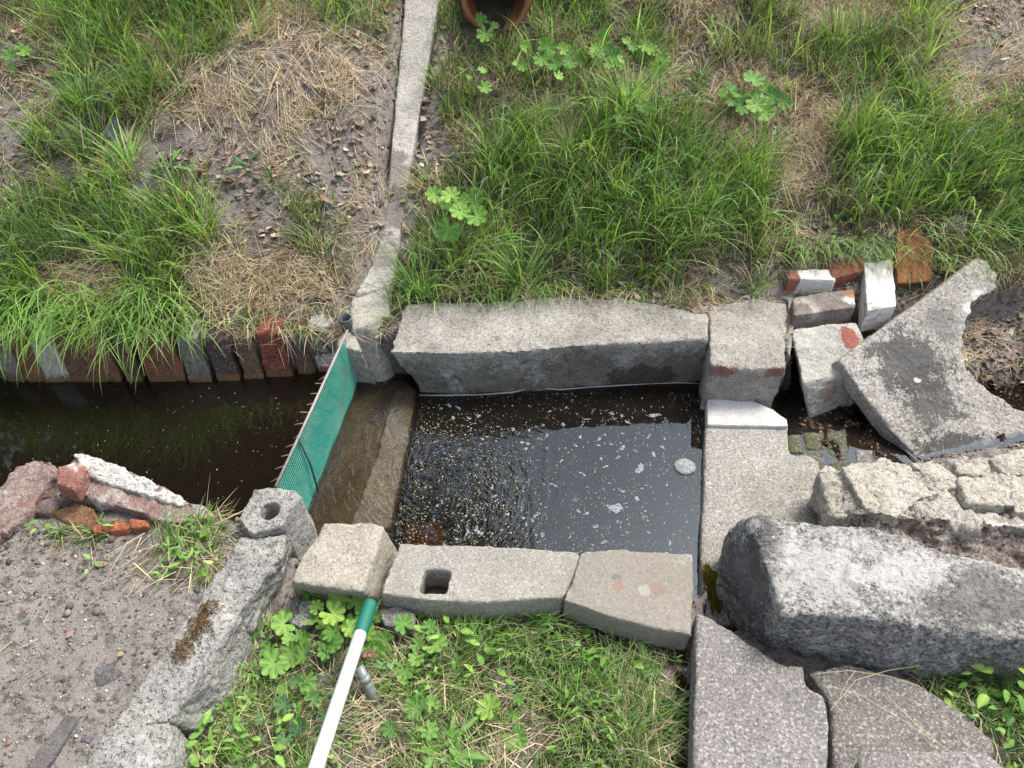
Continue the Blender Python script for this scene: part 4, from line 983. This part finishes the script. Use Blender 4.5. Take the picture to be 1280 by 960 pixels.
# some long dry stems on the brown paving slab
for q in ([(1038, 888), (1070, 850), (1110, 838), (1150, 832)], [(1190, 940), (1120, 895), (1075, 868), (1040, 858)], [(1020, 842), (1060, 838), (1110, 845), (1150, 858)], [(1110, 870), (1140, 900), (1170, 925)], [(1050, 870), (1060, 850), (1070, 838)]):
    pts = [W(a, b, .0 + .012 * (i % 2)) for i, (a, b) in enumerate(q)]
    for a, b in zip(pts, pts[1:]):
        d = b - a; L = np.linalg.norm(d[:2]); az = math.atan2(d[1], d[0])
        w = np.array([-math.sin(az), math.cos(az), .3]) * .0007
        V = np.array([a - w, a + w, b - w, b + w]); SP.add(V, np.array([[0, 1, 3, 2]]), np.tile([(.48, .40, .27)], (4, 1)))
GP.build('grass', M_grass, 'green grass growing in tufts over the bank and the near turf', 'grass')
DP.build('dry_grass', M_straw, 'matted tan dead grass among the green tufts', 'dry grass')
SP.build('straw_litter', M_straw, 'fallen pale straw scattered on the bare soil', 'straw')

# crumbs of soil and small stones
def crumbs(n, codes, size, cols, name, label, cat, y0=.35, y1=4.1, thr=-9, pxmax=1e9):
    x, y, z = candidates(n, y0=y0, y1=y1); cv = cover(x, y, z)
    px, _ = proj(x, y, z)
    k = np.isin(cv, [CODE[c] for c in codes]) & (tuftnoise(x, y, 4) + R.normal(0, .12, x.shape) > thr) & (px < pxmax); x, y, z = x[k], y[k], z[k]; m = len(x)
    ico = bmesh.new(); bmesh.ops.create_icosphere(ico, subdivisions=1, radius=1)
    iv = np.array([v.co[:] for v in ico.verts]); fi = np.array([[v.index for v in f.verts] for f in ico.faces]); ico.free()
    s = size[0] * (size[1] / size[0]) ** (R.random(m) ** 2.2)
    V = iv[None] * (1 + R.normal(0, .22, (m, len(iv), 1))) * (s[:, None, None] * R.uniform(.55, 1.2, (m, 1, 3)))
    a = R.uniform(0, 6.3, m); ca, sa = np.cos(a)[:, None], np.sin(a)[:, None]
    V = np.stack([V[..., 0] * ca - V[..., 1] * sa, V[..., 0] * sa + V[..., 1] * ca, V[..., 2] * .75], -1)
    V = V + np.stack([x, y, z + s * .3], 1)[:, None]
    Fq = (fi[None] + (np.arange(m) * len(iv))[:, None, None]).reshape(-1, 3)
    C = np.repeat(pick(m, cols, .25), len(iv), 0)
    me = mesh_np(name, V.reshape(-1, 3), Fq); colattr(me, C)
    tag(link(name, me, M_crumb), label, cat, kind='stuff')
M_crumb = foliage_mat('crumb', 0.0, .95, .1)
crumbs(30000, 's', (.002, .012), [(.13, .11, .096), (.18, .155, .14), (.24, .21, .19), (.09, .075, .066)], 'soil_crumbs', 'dark crumbs and grit on the soil of path and bank', 'soil crumbs', thr=-.12, y0=1.9)
crumbs(60000, 's', (.0014, .0052), [(.15, .128, .115), (.20, .172, .155), (.27, .236, .212), (.10, .085, .075), (.36, .33, .3)], 'path_crumbs', 'fine grit and crumbs of soil on the path at lower left', 'soil crumbs', y1=1.75)
crumbs(16000, 's', (.0025, .012), [(.10, .085, .075), (.15, .13, .115), (.2, .17, .15)], 'soil_clods', 'dark clods of soil along the path edge near the rough wall', 'soil clods', y0=.95, y1=1.6, thr=-.05, pxmax=390)
crumbs(9000, 'slm', (.0018, .007), [(.42, .40, .37), (.32, .29, .26), (.5, .47, .42), (.30, .17, .12)], 'gravel', 'pale grit and small pebbles scattered on the soil', 'gravel', thr=-.2)

def gravel_bed():
    n = 9000; x = R.uniform(.75, 2.0, n); y = R.uniform(1.45, 2.2, n); z = H(x, y); k = (z < -.05) & (sdpoly(x, y, RCH) < .02); x, y, z = x[k], y[k], z[k]
    m = len(x); o = np.array([[1, 0, 0], [-.5, .87, 0], [-.5, -.87, 0], [0, 0, .8]]); fi = np.array([[0, 1, 3], [1, 2, 3], [2, 0, 3]])
    s = R.uniform(.002, .009, m); a = R.uniform(0, 6.3, m)
    V = o[None] * s[:, None, None] * R.uniform(.6, 1.3, (m, 4, 1)); ca, sa = np.cos(a)[:, None], np.sin(a)[:, None]
    V = np.stack([V[..., 0] * ca - V[..., 1] * sa, V[..., 0] * sa + V[..., 1] * ca, V[..., 2]], -1) + np.stack([x, y, z], 1)[:, None]
    me = mesh_np('channel_gravel', V.reshape(-1, 3), (fi[None] + (np.arange(m) * 4)[:, None, None]).reshape(-1, 3))
    colattr(me, np.repeat(pick(m, [(.05, .03, .02), (.09, .045, .03), (.16, .12, .09), (.03, .025, .02)], .3), 4, 0))
    tag(link('channel_gravel', me, M_crumb), 'wet dark gravel in the small channel on the right', 'gravel', kind='stuff')
gravel_bed()

# dead leaf scraps: small curled sheets
def leaf_litter(n, codes, y0, y1, size, thr):
    x, y, z = candidates(n, y0=y0, y1=y1); cv = cover(x, y, z); k = np.isin(cv, [CODE[c] for c in codes]) & (tuftnoise(x, y, 4) + R.normal(0, .2, x.shape) > thr); x, y, z = x[k], y[k], z[k]; m = len(x)
    u = np.array([-1, 0, 1.]); G = np.stack(np.meshgrid(u, u), -1).reshape(-1, 2)
    s = R.uniform(*size, m); asp = R.uniform(.45, .9, m); V = np.zeros((m, 9, 3))
    j = 1 + R.normal(0, .22, (m, 9, 2))
    V[..., 0] = G[:, 0] * j[..., 0] * s[:, None]; V[..., 1] = G[:, 1] * j[..., 1] * (s * asp)[:, None]
    cu = R.normal(0, .3, (m, 2)); V[..., 2] = (cu[:, :1] * G[:, 0] ** 2 + cu[:, 1:] * G[:, 1] ** 2 + R.normal(0, .1, (m, 9))) * s[:, None]
    a = R.uniform(0, 6.3, m); b = R.normal(0, .35, m); ca, sa = np.cos(a)[:, None], np.sin(a)[:, None]
    V[..., 2] += V[..., 0] * np.tan(b)[:, None]
    V = np.stack([V[..., 0] * ca - V[..., 1] * sa, V[..., 0] * sa + V[..., 1] * ca, V[..., 2]], -1) + np.stack([x, y, z + .006 + s * .2], 1)[:, None]
    f = np.array([[0, 1, 4, 3], [1, 2, 5, 4], [3, 4, 7, 6], [4, 5, 8, 7]])
    return V.reshape(-1, 3), (f[None] + (np.arange(m) * 9)[:, None, None]).reshape(-1, 4), np.repeat(pick(m, [(.24, .17, .13), (.30, .22, .17), (.16, .12, .095), (.42, .34, .25), (.30, .19, .13), (.46, .40, .33), (.22, .2, .18)], .25), 9, 0)
LP = Pile()
LP.add(*leaf_litter(13000, 'slm', 1.9, 4.1, (.003, .016), -.2)); LP.add(*leaf_litter(350, 'smg', .35, 1.75, (.005, .014), .0)); LP.add(*leaf_litter(2500, 'dg', 1.9, 4.1, (.005, .014), .0))
LP.build('leaf_litter', M_straw, 'brown dead leaf scraps lying on the soil', 'leaf litter')

# moss
def moss(spots, name, label, cols, hgt=(.006, .014)):
    mp = Pile()
    for (px, py, z, rx, ry, n) in spots:
        c = W(px, py, z); r = np.sqrt(R.random(n)); a = R.uniform(0, 6.3, n); q = r * (.7 + .5 * fbm(np.stack([np.cos(a) * 2, np.sin(a) * 2, a * 0 + px], -1), 3))
        P = np.stack([c[0] + rx * q * np.cos(a), c[1] + ry * q * np.sin(a), np.full(n, z) + .012 * (1 - r ** 2)], 1)
        if z == -.09: P[:, 2] = H(P[:, 0], P[:, 1]) + .004
        mp.add(*blades(P, R.uniform(*hgt, n), R.uniform(0, 6.3, n), R.uniform(.1, .8, n), R.uniform(0, .8, n), R.uniform(.0014, .0028, n), pick(n, cols, .3), 2))
    mp.build(name, M_weed, label, 'moss')
moss([(890, 735, -.165, .028, .10, 2600)], 'moss', 'yellow green moss cushion between the boulder and the near right slab', [(.20, .17, .02), (.14, .13, .02), (.26, .22, .04)])
moss([(250, 785, .04, .035, .05, 1100), (230, 812, .04, .03, .045, 700), (262, 760, .04, .035, .025, 450)], 'moss', 'brown dried moss patch on top of the rough wall', [(.15, .085, .03), (.22, .13, .05), (.10, .055, .025), (.3, .2, .09)], (.002, .006))
moss([(850, 815, -.09, .018, .05, 900), (853, 860, -.09, .02, .05, 1200), (855, 905, -.09, .02, .05, 1200), (852, 945, -.09, .02, .04, 1000)], 'moss', 'brown moss strip along the edge of the pointed paving slab', [(.09, .06, .02), (.12, .10, .03), (.06, .045, .02)])

# ------------------------------------------------------------------ leafy plants
def lobed_leaf(size, lobes=7, seed=0):
    rg = np.random.default_rng(seed); n = lobes * 8; span = math.radians(325)
    V = [(0, 0, 0)]; ring = []
    for rr in (.5, 1.):
        for k in range(n + 1):
            u = k / n; a = -span / 2 + span * u
            lob = abs(math.cos(math.pi * lobes * (u - .5) + (0 if lobes % 2 else math.pi / 2)))
            tooth = .04 * (k % 2)
            r = rr * size * ((.70 + .30 * lob ** .6 + tooth) if rr == 1. else .86) * (1 - .12 * abs(a) / math.pi)
            crease = .10 * size * rr * (lob - .4)
            V.append((r * math.sin(a), r * math.cos(a), crease + .22 * size * rr ** 2 + .03 * size * rg.normal() * (rr == 1.)))
    Fq = []
    for k in range(n):
        a, b = 1 + k, 2 + k; c, d = 1 + (n + 1) + k, 2 + (n + 1) + k
        Fq.append((0, a, b)); Fq.append((a, c, d)); Fq.append((a, d, b))
    me = mesh_np('leaf', V, np.array(Fq)); smooth(me)
    vein = [1.] + [abs(math.cos(math.pi * lobes * (k / n - .5))) ** 14 for _ in (0, 1) for k in range(n + 1)]
    colattr(me, np.repeat(np.array(vein)[:, None], 3, 1), 'vein'); return me

def ovate_leaf(size, asp=.5, seed=0):
    rg = np.random.default_rng(seed); V = []; n = 8
    for k in range(n + 1):
        u = k / n; w = asp * size * .5 * math.sin(math.pi * u ** .8) ** .8 + .0006
        z = -.35 * size * u ** 2 + .1 * size * u
        for s in (-1, 0, 1): V.append((s * w * (1 + .1 * (k % 2)), u * size, z + abs(s) * .22 * w + .02 * size * rg.normal() * abs(s)))
    Fq = []
    for k in range(n):
        for s in (0, 1): a = k * 3 + s; Fq.append((a, a + 1, a + 4, a + 3))
    me = mesh_np('leaf', V, np.array(Fq)); smooth(me); colattr(me, np.tile(np.array([0, 1., 0])[:, None], (n + 1, 3)), 'vein'); return me

M_leafs = {'bright': leaf_mat('bright_leaf', (.145, .32, .045), (.22, .41, .08)), 'mid': leaf_mat('mid_leaf', (.11, .26, .045), (.18, .35, .08)), 'dark': leaf_mat('deep_leaf', (.05, .14, .04), (.09, .20, .07)),
           'yellow': leaf_mat('yellow_leaf', (.22, .32, .05), (.28, .36, .08))}
M_stem = plain_mat('plant_stem', (.14, .22, .06), .6)
_lc = {}
def leaf_mesh(kind, mat, v):
    key = (kind, mat, v)
    if key not in _lc:
        me = lobed_leaf(1., 7, v) if kind == 'lobed' else ovate_leaf(1., {'ovate': .50, 'lance': .22}[kind], v)
        me.materials.append(M_leafs[mat]); _lc[key] = me
    return _lc[key]

def plant(px, py, kind, mat, n, size, spread, hgt, label, name='leafy_plant', z=None):
    g = on_ground(px, py)
    if g[1] > 1.9 and kind == 'lobed': hgt *= 1.7
    if kind == 'lobed': spread *= 1.25
    root = empty(name, tuple(g), label, 'plant', 'leafy weeds on bank and turf')
    sp_all = bmesh.new()
    for k in range(n):
        a = 2.4 * k + R.normal(0, .35); r = spread * math.sqrt((k + .4) / n) * R.uniform(.85, 1.15)
        p = np.array([r * math.cos(a), r * math.sin(a), hgt * R.uniform(.6, 1.15) * (1 - .35 * r / max(spread, 1e-6))])
        gz = float(H(np.array([g[0] + p[0]]), np.array([g[1] + p[1]]))[0]) - g[2]
        p[2] = max(p[2], gz + .02) if gz > -.14 else p[2]
        o = bpy.data.objects.new('leaf', leaf_mesh(kind, mat, int(R.integers(0, 4)))); COL.objects.link(o); o.parent = root
        s = size * (R.uniform(.5, 1.2) if kind == 'lobed' else R.uniform(.65, 1.15)); o.scale = (s, s, s)
        o.location = p
        if kind == 'lobed':
            tl_ = (.62 if g[1] > 1.9 else .25)
            o.rotation_euler = (Matrix.Rotation(tl_ + R.normal(0, .25), 3, 'X') @ Matrix.Rotation(R.normal(0, .3), 3, 'Y') @ Matrix.Rotation(a - math.pi / 2 + R.normal(0, .4), 3, 'Z')).to_euler()
        else:
            o.rotation_euler = (R.normal(.15, .4), R.normal(0, .4), a - math.pi / 2 + R.normal(0, .3))
        # petiole
        q0 = Vector((0, 0, -.01)); q2 = Vector(p); q1 = q0 * .4 + q2 * .6 + Vector((0, 0, -.012))
        rings = []
        for q, w in ((q0, .0016), (q1, .0013), (q2, .001)):
            rings.append([sp_all.verts.new(q + Vector((w * math.cos(t), w * math.sin(t), 0))) for t in (0, 2.1, 4.2)])
        for A, B in zip(rings, rings[1:]):
            for i in range(3): sp_all.faces.new((A[i], A[(i + 1) % 3], B[(i + 1) % 3], B[i]))
    me = bpy.data.meshes.new('stalks'); sp_all.to_mesh(me); sp_all.free()
    link('stalks', me, M_stem, root)
    return root

P_ = plant
P_(572, 288, 'lobed', 'bright', 9, .042, .09, .09, 'bright green lobed plant on the bank right of the beam, above the long block')
P_(612, 52, 'lobed', 'mid', 3, .036, .045, .05, 'lobed plant in front of the clay pipe mouth')
P_(668, 108, 'lobed', 'bright', 11, .036, .11, .09, 'largest yellow green lobed plant below the clay pipe')
P_(735, 105, 'lobed', 'mid', 9, .033, .10, .08, 'mid green lobed plant right of the one below the pipe')
P_(770, 88, 'lobed', 'mid', 9, .031, .10, .08, 'lobed plant in the upper middle of the bank beside dry grass')
P_(790, 150, 'lobed', 'mid', 10, .032, .09, .06, 'lobed plant just above the tall central grass clump')
P_(820, 95, 'lobed', 'bright', 4, .034, .05, .06, 'small bright lobed plant at the edge of the dry upper patch')
P_(597, 120, 'lobed', 'bright', 3, .030, .04, .06, 'tiny bright lobed seedling by the grass edge below the clay pipe')
P_(930, 150, 'lobed', 'mid', 14, .038, .10, .08, 'green crinkled plant alone on bare dry ground, upper right')
P_(890, 118, 'ovate', 'mid', 10, .03, .10, .03, 'low small leaved weed left of the green crinkled plant')
P_(965, 160, 'ovate', 'mid', 8, .03, .07, .03, 'low small leaved weed right of the green crinkled plant')
P_(12, 92, 'lobed', 'mid', 6, .036, .08, .06, 'lobed plant at the left picture edge on the upper bank')
P_(312, 218, 'lance', 'dark', 5, .07, .03, .05, 'single seedling with narrow dark leaves on the bare left bank')
P_(212, 215, 'lance', 'mid', 9, .06, .04, .04, 'small grassy rosette on the bare soil of the left bank')
P_(1055, 295, 'ovate', 'bright', 10, .024, .07, .03, 'bright low weed in the grass above the white bricks')
# near turf
P_(372, 805, 'lobed', 'mid', 10, .030, .075, .06, 'lobed plant nearest the rough wall, left of the white pole')
P_(412, 785, 'lobed', 'bright', 11, .031, .08, .07, 'dense bright lobed plant below the sandy block')
P_(400, 838, 'lobed', 'mid', 10, .030, .075, .06, 'lobed plant directly left of the white pole')
P_(450, 800, 'lobed', 'bright', 7, .027, .06, .05, 'lobed plant half under the green grip of the pole')
P_(515, 812, 'lobed', 'mid', 9, .029, .07, .06, 'lobed plant right of the rusty bracket')
P_(570, 800, 'ovate', 'bright', 14, .032, .08, .05, 'bushy ovate leaved weed under the slab with the hole')
P_(530, 912, 'lobed', 'mid', 6, .030, .06, .05, 'lobed plant right of the foot of the grey stake')
P_(370, 905, 'lobed', 'dark', 7, .026, .07, .05, 'dusky lobed plant left of the lower pole')
P_(340, 940, 'ovate', 'bright', 16, .03, .07, .06, 'ovate leaved weed at the bottom beside the rough wall')
P_(235, 945, 'ovate', 'bright', 20, .032, .055, .07, 'nettle like weed growing against the foot of the rough wall')
P_(632, 905, 'lobed', 'bright', 4, .028, .05, .05, 'small bright lobed plant alone in the middle of the near turf')
P_(560, 938, 'lance', 'mid', 13, .075, .035, .03, 'rosette of long narrow leaves at the bottom centre', 'leaf_rosette')
P_(775, 812, 'ovate', 'bright', 12, .034, .08, .04, 'broad leaved weed below the brownish near slab')
P_(722, 752, 'ovate', 'mid', 7, .026, .035, .05, 'tiny plant sprouting from the joint between the two near slabs')
P_(615, 845, 'ovate', 'bright', 10, .028, .06, .04, 'low weed in the centre of the near turf')
P_(1165, 860, 'ovate', 'bright', 11, .034, .05, .05, 'broad leaved weed in front of the granite boulder')
P_(1240, 862, 'ovate', 'bright', 26, .036, .085, .12, 'tall leafy weed at the right edge below the granite boulder')
P_(1275, 900, 'ovate', 'mid', 18, .032, .08, .06, 'weed at the right picture edge above the pale paving slab')
P_(130, 668, 'lance', 'mid', 7, .03, .03, .04, 'little grass like sprout in front of the orange fragment')
P_(118, 710, 'ovate', 'mid', 6, .024, .03, .02, 'tiny seedling on the soil path below the rubble')
P_(58, 660, 'ovate', 'mid', 6, .026, .03, .03, 'tiny seedling beside the rusty half brick')

# low ground weeds between the grass: many small ovals
def weeds(n, y0, y1, codes):
    x, y, z = candidates(n, y0=y0, y1=y1); cv = cover(x, y, z); k = np.isin(cv, [CODE[c] for c in codes]) & (tuftnoise(x, y, 7) > .12); x, y, z = x[k], y[k], z[k]; m = len(x)
    WP.add(*blades(np.stack([x, y, z + R.uniform(.005, .04, m)], 1), R.uniform(.012, .028, m), R.uniform(0, 6.3, m), R.uniform(.7, 1.4, m), R.uniform(0, .5, m), R.uniform(.006, .012, m), pick(m, LIGHT + GREEN[:2], .2), 3))
WP = Pile(); weeds(42000, .35, 1.75, 'gGm'); weeds(12000, 1.9, 4.1, 'gm')
WP.build('ground_weeds', M_weed, 'small leaved ground cover weeds among the turf', 'weeds')

# ------------------------------------------------------------------ floating things
def specks():
    n = 11000
    a = W(500, 500, ZW); px = R.uniform(495, 884, n); py = R.uniform(490, 700, n)
    P = np.array([W(p, q, ZW) for p, q in zip(px, py)])
    c = W(565, 600, ZW); d = P[:, :2] - c[:2]; r = np.hypot(*d.T); th = np.arctan2(d[:, 1], d[:, 0])
    dens = .30 + .9 * np.exp(-((r - .16) / .10) ** 2) + .35 * (fbm(np.stack([P[:, 0] * 5 , P[:, 1] * 8, P[:, 0] * 0], -1), 3) > .05)
    dens *= .45 + 1.1 * (fbm(np.stack([r * 22 + th * 2.2, th * 1.5, r * 0], -1), 2) > -.05)
    dens += .5 * (px > 862 - 8 * np.sin(py * .09)) + .35 * (py > 672 + 6 * np.sin(px * .05)) * (px > 560)
    dens *= np.where((px < 520 - (py - 490) * .2 + 8), .0, 1.)
    k = R.random(n) < dens * .55; P = P[k]; th = th[k]
    Q = np.array([W(p, q, ZW) for p, q in zip(R.uniform(-150, 400, 260), R.uniform(482, 640, 260))])
    P = np.concatenate([P, Q]); th = np.concatenate([th, R.uniform(0, 6, len(Q))]); m = len(P)
    ang = np.linspace(0, 2 * math.pi, 6, endpoint=False)
    s = .0006 + .0011 * R.random(m) ** 4; el = R.uniform(1., 2.6, m)
    ca, sa = np.cos(th + 1.57), np.sin(th + 1.57)
    lx = (np.cos(ang)[None] * (s * el)[:, None]); ly = np.sin(ang)[None] * s[:, None]
    V = np.stack([P[:, :1] + lx * ca[:, None] - ly * sa[:, None], P[:, 1:2] + lx * sa[:, None] + ly * ca[:, None], np.full((m, 6), ZW + .0012)], -1)
    lo = V.copy(); lo[..., 2] -= .001
    Vall = np.concatenate([V, lo], 1).reshape(-1, 3)
    b = np.arange(m)[:, None] * 12
    top = np.concatenate([b + np.array([[0, 1, 2, 3]]), b + np.array([[0, 3, 4, 5]])])
    side = np.concatenate([b + np.array([[k, k + 6, (k + 1) % 6 + 6, (k + 1) % 6]]) for k in range(6)])
    me = mesh_np('floating_specks', Vall, np.concatenate([top, side]))
    colattr(me, np.repeat(pick(m, [(.34, .33, .17), (.42, .40, .26), (.25, .25, .11), (.40, .40, .37)], .25), 12, 0))
    tag(link('floating_specks', me, M_crumb), 'pollen and seed specks drifting on the basin water', 'floating specks', kind='stuff')
specks()

M_foam = None
def foam_mat():
    t = NT('foam'); tc = t.n('ShaderNodeTexCoord'); n = t.noise(tc, 90, 5, .7)
    p = t.n('ShaderNodeBsdfPrincipled', Roughness=.6); p.inputs['Base Color'].default_value = (.62, .66, .70, 1)
    tr = t.n('ShaderNodeBsdfTransparent'); mx = t.n('ShaderNodeMixShader'); f = t.ramp(n, [(.36, .05), (.70, .6)])
    t.lk(f, 0, mx, 0); t.lk(tr, 0, mx, 1); t.lk(p, 0, mx, 2); t.lk(mx, 0, t.out, 0); return t.m
M_foam = foam_mat()
def foam_bm(bm, px, py, r, el, rot, seed):
    c = W(px, py, ZW + .0015); n = 22; rg = np.random.default_rng(seed); ph = rg.uniform(0, 6, 3)
    ctr = bm.verts.new((c[0], c[1], c[2] + .0022)); rim = []
    for k in range(n):
        a = 2 * math.pi * k / n; q = r * (1 + .25 * math.sin(2 * a + ph[0]) + .18 * math.sin(3 * a + ph[1]) + .12 * math.sin(7 * a + ph[2]))
        x, y = q * el * math.cos(a), q * math.sin(a)
        rim.append(bm.verts.new((c[0] + x * math.cos(rot) - y * math.sin(rot), c[1] + x * math.sin(rot) + y * math.cos(rot), c[2])))
    for k in range(n): bm.faces.new((ctr, rim[k], rim[(k + 1) % n]))
for px, py, r, el, rot, lab in [(800, 586, .012, 1.4, 1.2, 'oval white foam patch left of the round foam disc'), (769, 635, .015, 1.5, -.6, 'ragged white foam patch low in the middle of the basin'), (818, 519, .008, 2.4, 0., 'thin white foam streak near the long far block'),
                            (598, 520, .006, 1.1, 0, 'small white foam fleck in the dark far left of the basin'), (778, 560, .007, 1.6, .9, 'slim grey foam wisp above the oval foam patch'), (733, 642, .006, 1.3, .3, 'small grey foam fleck left of the ragged foam patch')]:
    bm = bmesh.new(); foam_bm(bm, px, py, r, el, rot, int(px)); me = bpy.data.meshes.new('foam_patch'); bm.to_mesh(me); bm.free(); smooth(me)
    tag(link('foam_patch', me, M_foam), lab, 'foam', 'foam patches on the basin')
bm = bmesh.new()
for k in range(190):
    foam_bm(bm, R.uniform(540, 838), R.uniform(505, 682), R.uniform(.0012, .0048) , R.uniform(1, 2.8), R.uniform(0, 3), k)
me = bpy.data.meshes.new('foam_flecks'); bm.to_mesh(me); bm.free(); tag(link('foam_flecks', me, M_foam), 'tiny foam flecks scattered on the basin water', 'foam flecks', kind='stuff')
def foam_disc():
    c = W(856, 584, ZW); bm = bmesh.new()
    rings = []
    for rr, zz in ((0.034, -.002), (.035, .002), (.030, .008), (.022, .007), (.012, .009), (.004, .010)):
        rings.append([bm.verts.new((c[0] + rr * math.cos(a), c[1] + rr * .95 * math.sin(a), c[2] + zz + .001 * math.sin(5 * a))) for a in np.linspace(0, 2 * math.pi, 32, endpoint=False)])
    for A, B in zip(rings, rings[1:]):
        for i in range(32): bm.faces.new((A[i], A[(i + 1) % 32], B[(i + 1) % 32], B[i]))
    bm.faces.new(rings[-1])
    me = bpy.data.meshes.new('foam_disc'); bm.to_mesh(me); bm.free(); smooth(me)
    tag(link('foam_disc', me, stone_mat('dirty_foam', (.20, .21, .215), (.34, .35, .355), speck=.4, blotch=40, patches=[((.06, .06, .06), 60., .58, .66, .8)], seed=60, bump=.5)), 'round greyish white foam disc floating by the low right slab', 'foam')
foam_disc()

# ------------------------------------------------------------------ trees beyond the bank (seen mirrored in the water)
def tree(x, y, hc, rad, label, seed, nl=26000):
    rg = np.random.default_rng(seed); z0 = float(H(np.array([x]), np.array([y]))[0])
    root = empty('broadleaf_tree', (x, y, z0), label, 'tree')
    bark = stone_mat('bark' + str(seed), (.07, .055, .045), (.14, .12, .10), speck=.2, blotch=10, seed=seed, bump=1.)
    tr = tube('trunk', [(0, 0, -.3), (.1, 0, 2), (.0, .1, hc * .7), (.2, 0, hc + rad * .5)], .3, bark, 14, root, radii=[.42, .30, .22, .06])
    bl = []
    for k in range(16):
        a = k * 2.4; zb = hc * (.55 + .5 * k / 16); e = np.array([math.cos(a), math.sin(a), .5]) * rad * .75
        tube('limb', [(0, 0, zb), tuple(np.array([0, 0, zb]) + e * .5 + [0, 0, .2]), tuple(np.array([0, 0, zb]) + e)], .1, bark, 8, root, radii=[.12, .07, .02])
    cl = rg.normal(size=(70, 3)); cl /= np.linalg.norm(cl, axis=1)[:, None]; cl *= (rg.random((70, 1)) ** .45) * rad * [1, 1, 1.05]
    ci = rg.integers(0, 70, nl); p = cl[ci] + rg.normal(0, rad * .135, (nl, 3)) + [0, 0, hc]
    s = rg.uniform(.09, .2, nl); u = rg.normal(size=(nl, 3)); u /= np.linalg.norm(u, axis=1)[:, None]; w = np.cross(u, rg.normal(size=(nl, 3))); w /= np.linalg.norm(w, axis=1)[:, None]
    V = np.stack([p - u * s[:, None], p + w * s[:, None] * .5, p + u * s[:, None], p - w * s[:, None] * .5], 1).reshape(-1, 3)
    me = mesh_np('crown', V, np.arange(nl * 4).reshape(-1, 4))
    colattr(me, np.repeat(pick(nl, [(.05, .10, .02), (.07, .13, .03), (.04, .08, .02)]), 4, 0))
    link('crown', me, M_weed, root)
tree(-4.9, 8.6, 10.2, 4.5, 'tall leafy tree beyond the left bank, mirrored dark in the channel', 1)
tree(-10.5, 6.2, 9.8, 4.2, 'leafy tree far out on the left beyond the channel', 2)

# ------------------------------------------------------------------ camera, light
cam = bpy.data.cameras.new('camera'); co_ = bpy.data.objects.new('camera', cam); COL.objects.link(co_)
cam.sensor_width = 36; cam.lens = F / 1280 * 36; cam.clip_end = 1000; cam.clip_start = .02
co_.location = (0, 0, CAMZ); co_.rotation_euler = (math.pi / 2 - TH, 0, 0)
SC.camera = co_

SUN_EL, SUN_AZ = math.radians(60), math.radians(50)     # azimuth clockwise from +Y
w = bpy.data.worlds.new('World'); SC.world = w; w.use_nodes = True
nt = w.node_tree; nt.nodes.clear()
out = nt.nodes.new('ShaderNodeOutputWorld'); bg = nt.nodes.new('ShaderNodeBackground'); sky = nt.nodes.new('ShaderNodeTexSky')
sky.sky_type = 'NISHITA'; sky.sun_disc = False; sky.sun_elevation = SUN_EL; sky.sun_rotation = SUN_AZ; sky.dust_density = 4.; sky.air_density = 1.; sky.ozone_density = 1.
hs = nt.nodes.new('ShaderNodeHueSaturation'); hs.inputs['Saturation'].default_value = .55
nt.links.new(sky.outputs[0], hs.inputs['Color']); nt.links.new(hs.outputs[0], bg.inputs[0]); bg.inputs[1].default_value = .15
nt.links.new(bg.outputs[0], out.inputs[0])
sl = bpy.data.lights.new('sun', 'SUN'); sl.energy = 2.0; sl.angle = math.radians(18); sl.color = (1, .945, .86)
so = bpy.data.objects.new('sun', sl); COL.objects.link(so)
dv = Vector((math.sin(SUN_AZ) * math.cos(SUN_EL), math.cos(SUN_AZ) * math.cos(SUN_EL), math.sin(SUN_EL)))
so.rotation_euler = (-dv).to_track_quat('-Z', 'Y').to_euler(); so.location = (0, 0, 5)
vs = SC.view_settings; vs.view_transform = 'Standard'; vs.look = 'None'; vs.exposure = 0.95; vs.gamma = 1.; vs.use_curve_mapping = False
SC.cycles.max_bounces = 6; SC.cycles.transparent_max_bounces = 8
